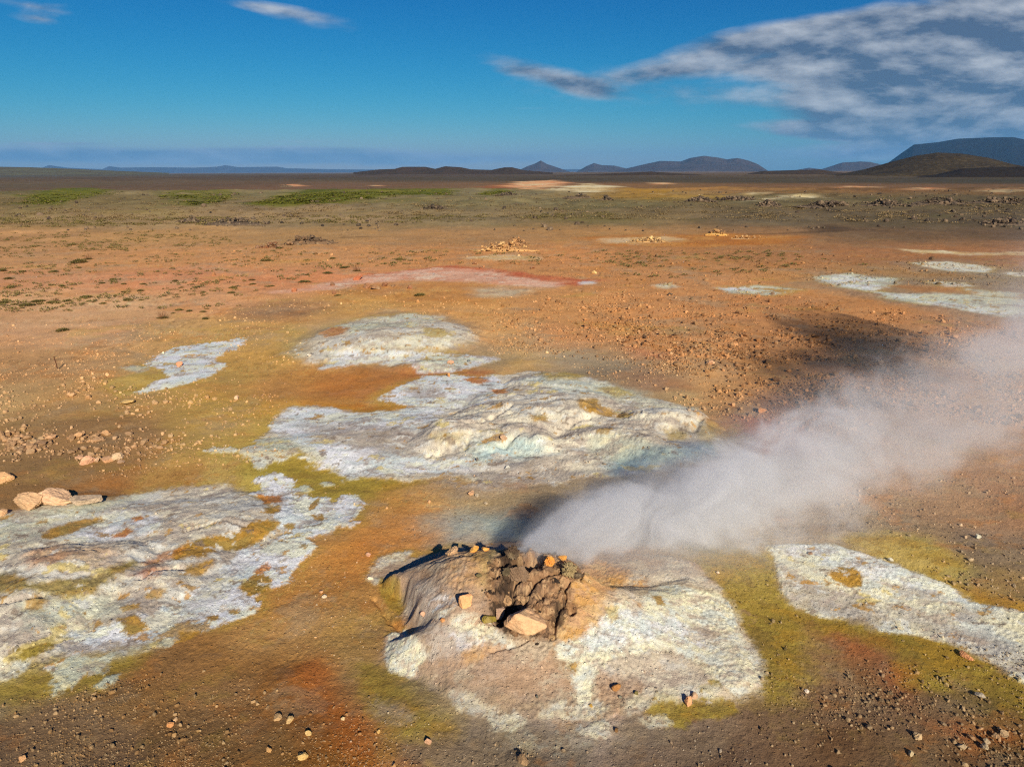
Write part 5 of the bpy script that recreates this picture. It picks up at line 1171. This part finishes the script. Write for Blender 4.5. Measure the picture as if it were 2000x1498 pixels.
# heaps of broken lava: each heap is one outcrop
SH2 = [rock_shape(2, 400 + i, flat=.8, planes=9, rough=.05) for i in range(16)]
def heap(x0, x1, ybase, ytop, cols, label, n=60, smin=.2, smax=.8, seed=1, name='lava_outcrop', cat='rock outcrop'):
    rr_ = np.random.RandomState(seed)
    cx = (x0 + x1) / 2; X0, Y0, Z0 = [float(q[0]) for q in hit(cx, ybase)]
    dist = math.hypot(X0, Y0); half = (x1 - x0) / 2 * dist / FPX; H = (ybase - ytop) * dist / FPX
    it = []
    for i in range(n):
        u = rr_.normal(0, .42); v = rr_.normal(0, .5)
        u = max(-1, min(1, u)); x = X0 + u * half; y = Y0 + half * .35 * v + .6
        hgt = H * .75 * max(0, 1 - u * u) * max(0, 1 - v * v) * rr_.uniform(.2, 1)
        s = min(smax, smin * (1 + rr_.pareto(2.2))) * (1 - .4 * abs(u))
        z = float(gz(x, y)[0]) + hgt
        it.append((x - X0, y - Y0, z - Z0, s, s * rr_.uniform(.6, 1), s * rr_.uniform(.6, 1.1), rr_.uniform(0, 6.28), alb(cols[rr_.randint(len(cols))])))
    # core
    it.append((0, .6, -.1, half * 2.1, half * .7, H * .9, 0, alb(cols[0])))
    me = None
    o = merged(name, it, SH2, M_gravel, sink=.1, label=label, category=cat)
    o.location = (X0, Y0, Z0); return o
LV = [(92, 78, 66), (74, 62, 54), (112, 94, 78), (62, 54, 48)]
heap(545, 650, 478, 456, [(112, 88, 68), (94, 78, 64), (134, 104, 78), (84, 68, 58)], 'dark heap of lava stones on the left plain, widest one', 150, .16, .6, 1)
heap(495, 550, 486, 472, [(126, 84, 58), (110, 80, 60), (136, 104, 82)], 'red brown low heap joined to the left of the widest heap', 50, .14, .6, 2)
heap(985, 1035, 481, 457, [(150, 112, 78), (130, 96, 68), (172, 130, 88)], 'brown pointed heap of stones in the middle of the far plain', 70, .14, .5, 3)
heap(915, 1050, 492, 470, [(190, 146, 96), (168, 124, 82), (204, 164, 112)], 'broad yellowish heap of rubble below the pointed brown one', 150, .12, .4, 4)
heap(1225, 1310, 474, 462, [(190, 150, 100), (140, 108, 76), (206, 172, 120)], 'low yellowish rubble heap right of the broad one', 90, .12, .45, 5)
heap(1380, 1425, 462, 446, [(196, 152, 88), (110, 84, 64), (160, 120, 80), (84, 66, 54)], 'small jagged heap with yellow top on the far plain at the right', 80, .14, .5, 6)
heap(1430, 1500, 468, 460, [(190, 150, 104), (150, 116, 84)], 'thin scatter of rubble right of the small jagged heap', 40, .1, .35, 7)
for i, (a, b, c, d, lb) in enumerate([(1340, 1400, 394, 383, 'dark lava outcrop on the bank in front of the pale flats'), (1480, 1530, 404, 392, 'small black lava outcrop on the bank right of the middle'), (1400, 1480, 392, 384, 'low lava outcrop below the white boulder on the bank'),
        (1560, 1680, 404, 394, 'long low lava outcrop on the right bank'), (1680, 1790, 402, 391, 'dark lava outcrop on the right bank under the pink flats'), (1790, 1900, 400, 387, 'blackest lava outcrop on the right bank'), (1900, 2010, 398, 386, 'lava outcrop at the right end of the bank'),
        (1930, 2010, 440, 430, 'black lava outcrop on the slope at the right edge'), (1170, 1200, 395, 384, 'small lava knob on the bank right of centre'), (1100, 1160, 388, 377, 'low lava outcrop in front of the cream flats'),
        (960, 1030, 384, 374, 'lava outcrop at the right end of the green band'), (690, 760, 372, 366, 'small lava outcrop behind the long green band'), (545, 570, 366, 358, 'dark knob left of the small orange dash'), (820, 880, 410, 400, 'lava outcrop on the heath below the long green band'), (400, 520, 440, 424, 'low grey outcrop on the heath at the left'), (340, 400, 436, 426, 'grey outcrop left of the low one on the heath')]):
    heap(a, b, c, d, LV, lb, 110, .3 if i < 8 else .18, 1.0 if i < 8 else .6, 40 + i)
heap(1363, 1373, 383, 380, [(206, 194, 170)], 'white boulder on the crest of the bank', 3, .3, .7, 80, 'boulder', 'boulder')
# rubble round the steaming vent
rr_ = np.random.RandomState(77); it = []
bx0, bx1, by0, by1 = BROWN[:, 0].min(), BROWN[:, 0].max(), BROWN[:, 1].min(), BROWN[:, 1].max()
vc = [(150, 116, 86), (122, 92, 68), (172, 138, 104), (80, 64, 52), (50, 42, 38), (186, 150, 104)]
while len(it) < 130:
    x = rr_.uniform(bx0 - .1, bx1 + .1); y = rr_.uniform(by0 - .1, by1 + .05)
    if sdf(BROWN, np.array([x]), np.array([y]))[0] < rr_.exponential(.06) - .12: continue
    if abs(x - .17) < .28 and 8.05 < y < 8.55 - .0 and rr_.uniform() < .8: continue
    s_ = min(.2, .035 * (1 + rr_.pareto(1.8)))
    it.append((x, y, float(gz(x, y)[0]) - .01, s_, s_ * rr_.uniform(.5, 1), s_ * rr_.uniform(.35, .9), rr_.uniform(0, 6.28), alb(vc[rr_.randint(6)])))
SH3 = [rock_shape(2, 470 + i, flat=.9, planes=7, rough=.22) for i in range(14)]
merged('rubble', it, SH3, M_gravel, kind='stuff', label='broken brown and black rubble round the steaming vent')
# loose lava blocks over the heath
it = []
for k in range(2600):
    px = rg.uniform(-20, 2020); py = 372 + 80 * rg.uniform(0, 1) ** 1.2
    it.append((px, py))
hx, hy, hz_ = hit(np.array([a[0] for a in it]), np.array([a[1] for a in it]))
cl = fbm(hx, hy, 25, 3, 600); right = ss(1200, 1900, np.array([a[0] for a in it]))
keep = (rg.uniform(0, 1, len(hx)) < np.clip(.15 + cl + .1 * right, .03, 1)) & (np.hypot(hx, hy) < 330)
merged('slag_blocks', [(hx[i], hy[i], hz_[i], s_ := rg.uniform(.22, .5) * (1 + min(1.2, rg.pareto(5))) , s_ * .8, s_ * .8, rg.uniform(0, 6), alb(LV[rg.randint(4)])) for i in np.nonzero(keep)[0]], SH1, M_gravel, kind='stuff', label='loose lava blocks strewn over the heath')

# ------------------------------------------------------------------ plants
def leaf_mat(name, cols):
    m, t = mat_new(name)
    geo = t.new('ShaderNodeNewGeometry')
    n_ = t.noise(geo.outputs['Position'], 3.0, 4, .6)
    c = t.mix(t.ramp(n_, .38, .62), (*alb(cols[0]), 1), (*alb(cols[1]), 1))
    finish(t, principled(t, c, .85, None, .1)); return m
M_tuft = leaf_mat('heath_leaf', [(92, 86, 50), (118, 104, 62)]); M_dry = leaf_mat('dry_grass', [(142, 122, 86), (120, 100, 70)])
M_grass = leaf_mat('green_grass', [(118, 116, 38), (94, 98, 32)]); M_twig = leaf_mat('dry_twig', [(132, 92, 66), (112, 80, 60)])
def blades(n, rad, h, wd, lean, seed, dome=True):
    r_ = np.random.RandomState(seed); vs = []; fs = []
    for i in range(n):
        a = r_.uniform(0, 6.28); q = rad * math.sqrt(r_.uniform(0, 1)); x, y = q * math.cos(a), q * math.sin(a)
        zb = (h * .55 * (1 - (q / rad) ** 2)) if dome else 0
        b = a + r_.normal(0, .9); l = h * r_.uniform(.35, .75) if dome else h * r_.uniform(.6, 1.1); ln = lean * r_.uniform(.4, 1.3) * (q / rad + .25)
        tx, ty = x + math.cos(b) * l * ln, y + math.sin(b) * l * ln; tz = zb + l * math.sqrt(max(.1, 1 - min(.9, ln * .6)))
        px_, py_ = -math.sin(b) * wd, math.cos(b) * wd
        mx, my, mz = (x + tx) / 2 * .9 + .1 * x, (y + ty) / 2 * .9 + .1 * y, zb * .45 + tz * .55
        k = len(vs)
        vs += [(x - px_, y - py_, zb - .02), (x + px_, y + py_, zb - .02), (mx + px_, my + py_, mz), (mx - px_, my - py_, mz), (tx, ty, tz), (tx, ty, tz + .0005)]
        fs += [(k, k + 1, k + 2, k + 3), (k + 3, k + 2, k + 4, k + 5)]
    return np.array(vs), np.array(fs, np.int32)
TUFT = [mesh_of('tuft_leaves', *blades(260, .5, .36, .022, .9, 700 + i), M_tuft) for i in range(4)]
TW = [mesh_of('twigs', *blades(90, .35, 1.0, .006, .55, 720 + i, False), M_twig) for i in range(3)]
tl = [(155, 514, 26), (140, 479, 12), (3, 530, 16), (16, 546, 14), (20, 563, 12), (52, 598, 22), (72, 590, 18), (82, 589, 14), (79, 594, 10), (101, 592, 15), (30, 596, 10), (7, 593, 14), (133, 589, 12), (168, 581, 18), (122, 560, 10), (199, 554, 11),
      (219, 547, 10), (242, 556, 10), (275, 569, 13), (250, 587, 18), (201, 594, 11), (241, 571, 9), (279, 556, 11), (342, 550, 12), (354, 563, 9), (350, 607, 13), (370, 609, 12), (397, 610, 11), (338, 613, 8), (401, 624, 13), (403, 604, 8), (122, 647, 20), (455, 563, 14), (493, 556, 13),
      (453, 573, 12), (397, 572, 10), (397, 578, 8), (345, 576, 8), (276, 587, 8), (185, 590, 8), (105, 532, 14), (45, 532, 12), (155, 524, 9), (520, 510, 20), (545, 486, 14), (640, 535, 18), (672, 524, 18), (650, 506, 12), (615, 497, 10), (780, 508, 14), (660, 578, 12), (820, 578, 22), (595, 552, 22), (600, 538, 10), (530, 560, 12)]
TLM = [(318, 618, 'twiggy shrub on the pale path'), (172, 505, 'reddish dry shrub'), (697, 528, 'brown dry shrub'), (108, 590, 'thin dry shrub'), (492, 548, 'small dry shrub'), (0, 560, 'left edge of the photo'), (575, 570, 'red brown boulder'), (240, 560, 'middle of the left plain')]
def tuft_label(u, v, wp):
    k = min(range(len(TLM)), key=lambda i: (TLM[i][0] - u) ** 2 + 2.5 * (TLM[i][1] - v) ** 2); lx, ly, nm = TLM[k]; du, dv = u - lx, (v - ly) * 1.5
    side = ('right of' if du > 0 else 'left of') if abs(du) > abs(dv) * 2.2 else (('in front of' if dv > 0 else 'behind') if abs(dv) > abs(du) * 2.2 else (('in front and ' if dv > 0 else 'behind and ') + ('right of' if du > 0 else 'left of')))
    return rank_label(math.hypot(du, dv), 'wide heath cushion' if wp > 15 else ('small heath cushion' if wp > 10 else 'tiny heath cushion'), side, nm)
TK = [tuft_label(*q) for q in tl]
for (px, py, wp), tk in zip(tl, TK):
    x, y, z = [float(q[0]) for q in hit(px, py)]; d = math.hypot(x, y); s = wp * d / FPX
    place('heath_tuft', TUFT[rg.randint(4)], (x, y, z), (0, 0, rg.uniform(0, 6)), (s, s * .8, s * rg.uniform(.5, .75)), label=rank_text(tk), category='plant', group='heath cushions on the left plain')
for px, py, wp, hp, lb in [(318, 622, 18, 19, 'bare twiggy shrub over a green cushion on the pale path at the left'), (172, 507, 14, 12, 'reddish dry shrub behind the wide green cushion at the left'), (697, 530, 15, 15, 'brown dry shrub above the red boulder'), (108, 590, 12, 10, 'thin dry shrub among green cushions near the left edge'), (492, 548, 12, 9, 'small dry shrub at the left of the pink ridge')]:
    x, y, z = [float(q[0]) for q in hit(px, py)]; d = math.hypot(x, y); s = wp * d / FPX
    e = bpy.data.objects.new('dry_shrub', None); COL.objects.link(e); e.location = (x, y, z); e['label'] = lb; e['category'] = 'shrub'; e['group'] = 'dry shrubs on the left plain'
    a = place('twigs', TW[rg.randint(3)], scale=(s, s, hp * d / FPX)); a.parent = e
    a = place('leaf_cushion', TUFT[rg.randint(4)], scale=(s, s * .8, s * .45)); a.parent = e
def plants(name, n, poly, rad, h, nb, wd, mat, seed, label, clump=0, lean=.8):
    q = np.array(P(poly)); r_ = np.random.RandomState(seed); px = []; py = []
    while len(px) < n:
        a = r_.uniform(q[:, 0].min(), q[:, 0].max(), n * 3); b = r_.uniform(q[:, 1].min(), q[:, 1].max(), n * 3)
        ins = sdf(q, a, b) > 0
        if clump: X_, Y_ = W(a, b); ins &= r_.uniform(0, 1, n * 3) < np.clip(.3 + 1.4 * fbm(X_, Y_, clump, 3, seed), .04, 1)
        px += list(a[ins]); py += list(b[ins])
    x, y, z = hit(np.array(px[:n]), np.array(py[:n]))
    bs = [blades(nb, 1, 1, wd, lean, seed + i) for i in range(5)]
    vs = []; fs = []; off = 0
    for i in range(n):
        v, f = bs[r_.randint(5)]; s = rad * r_.uniform(.5, 1.5); hh = h * r_.uniform(.6, 1.4)
        vs.append(v * (s, s, hh) + (x[i], y[i], z[i])); fs.append(f + off); off += len(v)
    return vs, fs, off
def plants_obj(name, specs, mat, label):
    vs = []; fs = []; off = 0
    for sp_ in specs:
        v, f, n_ = plants(name, *sp_); vs += v; fs += [a + off for a in f]; off += n_
    place(name, mesh_of(name, np.concatenate(vs), np.concatenate(fs), mat), kind='stuff', label=label)
plants_obj('grass', [(420, "45,398 60,382 110,369 180,368 255,375 160,388 115,397", .8, .13, 14, .12, M_grass, 801, ''), (300, "312,386 330,374 400,373 460,378 440,393 380,401", .8, .13, 14, .12, M_grass, 802, '', 14),
    (850, "490,397 560,382 640,375 700,371 900,369 880,380 780,382 650,396 560,399", .8, .13, 14, .12, M_grass, 803, ''), (160, "930,381 985,373 1000,377 960,382", .7, .13, 14, .12, M_grass, 804, '')], M_grass, 'green grass growing in bands on the dunes')
plants_obj('dry_heath', [(2400, "-20,372 2020,372 2020,440 1500,432 1100,428 600,436 -20,440", .5, .2, 12, .08, M_dry, 811, '', 10),], M_dry, 'dry grass and heath clumps on the bank')
plants_obj('heath_cushions', [(420, "-20,500 400,480 640,490 600,560 480,600 200,608 -20,612", .16, .12, 16, .12, M_tuft, 821, '', 4), (260, "500,490 1500,490 1700,520 1300,545 1150,530 850,515 620,530", .2, .14, 16, .12, M_tuft, 822, '', 6), (260, "-20,455 480,450 470,480 -20,500", .2, .14, 16, .12, M_tuft, 823, '', 8),
    (500, "-20,425 500,425 1000,420 1200,415 1200,430 500,440 -20,445", .4, .2, 16, .1, M_tuft, 824, '', 8)], M_tuft, 'tiny dark heath cushions dotted over the plain')

# ------------------------------------------------------------------ rusty stake
def tube(p0, p1, r0, r1, n=8):
    p0 = Vector(p0); p1 = Vector(p1); d = (p1 - p0).normalized(); a = d.orthogonal().normalized(); b = d.cross(a)
    vs = []; fs = []
    for k in range(7):
        t_ = k / 6; c = p0.lerp(p1, t_) + Vector((.004 * math.sin(k * 2.1), .003 * math.cos(k * 1.7), 0)); r = r0 + (r1 - r0) * t_
        for i in range(n): q = c + (a * math.cos(i * math.tau / n) + b * math.sin(i * math.tau / n)) * r; vs.append(tuple(q))
    for k in range(6):
        for i in range(n): fs.append((k * n + i, k * n + (i + 1) % n, (k + 1) * n + (i + 1) % n, (k + 1) * n + i))
    return np.array(vs), np.array(fs, np.int32)
x, y, z = [float(q[0]) for q in hit(113.5, 723)]
M_rust, t = mat_new('rusty_iron'); tcn = t.new('ShaderNodeTexCoord')
finish(t, principled(t, t.mix(t.noise(tcn.outputs['Object'], 40, 3), (*alb((66, 38, 24)), 1), (*alb((96, 56, 34)), 1)), .8, None, .3))
e = bpy.data.objects.new('stake', None); COL.objects.link(e); e.location = (x, y, z); e['label'] = 'thin rusty iron stake leaning slightly on the orange ground at the left'; e['category'] = 'stake'
v, f = tube((0, 0, -.05), (-.045, .0, .43), .016, .013); a = place('rod', mesh_of('rod', v, f, M_rust, True)); a.parent = e
v, f = tube((-.048, 0, .432), (-.03, 0, .447), .012, .006); a = place('bent_tip', mesh_of('bent_tip', v, f, M_rust, True)); a.parent = e

# ------------------------------------------------------------------ steam
SP = [(-.3, .18, 8.95, .55, .10, 0.0), (.18, .35, 9.05, .72, .16, .6), (.7, .9, 9.25, .98, .34, .9), (1.6, 1.6, 9.5, 1.35, .55, 1.0)]
ST = [  # x, y, z, radius, density
    (.02, 8.8, .62, .13, 3.4), (.30, 8.9, .82, .26, 3.4), (.8, 9.05, .98, .40, 2.6), (1.6, 9.15, 1.05, .50, 2.9), (2.4, 9.3, 1.12, .62, 2.6), (3.4, 9.55, 1.32, .78, 2.1), (4.6, 9.9, 1.62, .98, 1.0),
    (6.0, 10.4, 1.9, 1.15, .38), (7.5, 10.9, 2.25, 1.3, .26), (9.0, 11.6, 2.75, 1.45, .45), (11, 12.6, 3.5, 1.75, .6), (14, 14, 4.7, 2.1, .6), (18, 16, 6.2, 2.5, .45)]
def hull(pts, k=2.0, n=28):
    vs = []; fs = []
    X = np.array([p[0] for p in pts]); ex = np.concatenate([[X[0] - .12], np.linspace(X[0], X[-1], 60), [X[-1] + .4]])
    yy_, zz_, rr_ = [np.interp(ex, X, [p[i] for p in pts]) for i in (1, 2, 3)]
    for j in range(len(ex)):
        r = rr_[j] * k * (.25 if j in (0, len(ex) - 1) else 1)
        for i in range(n): a = i * math.tau / n; vs.append((ex[j], yy_[j] + r * math.cos(a), zz_[j] + r * math.sin(a)))
    nj = len(ex)
    fs = [(j * n + i, j * n + (i + 1) % n, (j + 1) * n + (i + 1) % n, (j + 1) * n + i) for j in range(nj - 1) for i in range(n)]
    me = bpy.data.meshes.new('steam'); me.from_pydata(vs, [], fs + [tuple(range(n)), tuple((nj - 1) * n + i for i in reversed(range(n)))]); me.update()
    return me
M_steam, t = mat_new('steam_vapour')
tcn = t.new('ShaderNodeTexCoord'); sp_ = t.new('ShaderNodeSeparateXYZ'); t.l.new(tcn.outputs['Object'], sp_.inputs[0])
Xmax = ST[-1][0]; u = t.m('DIVIDE', sp_.outputs[0], Xmax, clamp=True)
u = t.m('POWER', u, .5)
def curve(vals, lo, hi):
    n = t.new('ShaderNodeFloatCurve'); c = n.mapping.curves[0]
    pts = [(math.sqrt(max(p[0], 0) / Xmax), (v - lo) / (hi - lo)) for p, v in zip(ST, vals)]
    while len(c.points) < len(pts): c.points.new(.5, .5)
    for q, (a, b) in zip(c.points, sorted(pts)): q.location = (a, b); q.handle_type = 'VECTOR'
    n.mapping.update(); t.l.new(u, n.inputs['Value'])
    return t.m('ADD', t.m('MULTIPLY', n.outputs[0], hi - lo), lo)
cy = curve([p[1] for p in ST], 8, 18); cz = curve([p[2] for p in ST], 0, 8); cr_ = curve([p[3] for p in ST], 0, 3); cd = curve([p[4] for p in ST], 0, 4)
dy = t.m('DIVIDE', t.m('SUBTRACT', sp_.outputs[1], cy), cr_); dz = t.m('DIVIDE', t.m('SUBTRACT', sp_.outputs[2], cz), cr_)
q = t.m('SQRT', t.m('ADD', t.m('MULTIPLY', dy, dy), t.m('MULTIPLY', dz, dz)))
mp = t.new('ShaderNodeMapping'); mp.inputs['Scale'].default_value = (.75, 1, 1); t.l.new(tcn.outputs['Object'], mp.inputs['Vector'])
nz = t.noise(mp.outputs[0], 1.7, 6, .60, .9)
val = t.m('ADD', t.m('SUBTRACT', 1.02, q), t.m('MULTIPLY', t.m('SUBTRACT', nz, .5), 3.5))
nz2 = t.noise(mp.outputs[0], .42, 2, .5, .2)
val = t.m('ADD', val, t.m('MULTIPLY', t.m('SUBTRACT', nz2, .53), t.ramp(sp_.outputs[0], 5.5, 9.0, 0.0, 3.8)))
den = t.m('MULTIPLY', t.m('MULTIPLY', t.ramp(val, 0.0, .6), cd), t.ramp(q, 1.6, 1.1))
veil = t.m('MULTIPLY', t.ramp(q, 1.95, .6), t.m('MULTIPLY', cd, t.ramp(sp_.outputs[0], 2.5, 6.0, .17, .09)))  # thin outer steam, density added near the vent to broaden the plume's shadow
den = t.m('ADD', den, veil)
pv = t.new('ShaderNodeVolumePrincipled'); pv.inputs['Color'].default_value = (.93, .935, .935, 1); pv.inputs['Anisotropy'].default_value = 0.0
t.l.new(den, pv.inputs['Density'])
o_ = t.new('ShaderNodeOutputMaterial'); t.l.new(pv.outputs[0], o_.inputs['Volume'])
M_steam.cycles.volume_sampling = 'MULTIPLE_IMPORTANCE'
try: M_steam.cycles.volume_step_rate = .12
except Exception: pass
me = hull(ST); me.materials.append(M_steam)
place('steam', me, kind='stuff', label='white steam blown from the vent to the right')

# ------------------------------------------------------------------ air
M_haze, t = mat_new('clear_air')
pv = t.new('ShaderNodeVolumePrincipled'); pv.inputs['Color'].default_value = (.17, .50, .93, 1); pv.inputs['Density'].default_value = 4.3e-5; pv.inputs['Anisotropy'].default_value = 0.0
o_ = t.new('ShaderNodeOutputMaterial'); t.l.new(pv.outputs[0], o_.inputs['Volume'])
zb = -75; zt = 720; S_ = 28500
vs = [(a * S_, b * S_, c) for a in (-1, 1) for b in (-1, 1) for c in (zb, zt)]
me = bpy.data.meshes.new('haze'); me.from_pydata(vs, [], [(0, 1, 3, 2), (4, 6, 7, 5), (0, 4, 5, 1), (2, 3, 7, 6), (0, 2, 6, 4), (1, 5, 7, 3)]); me.update(); me.materials.append(M_haze)
place('haze', me, kind='stuff')
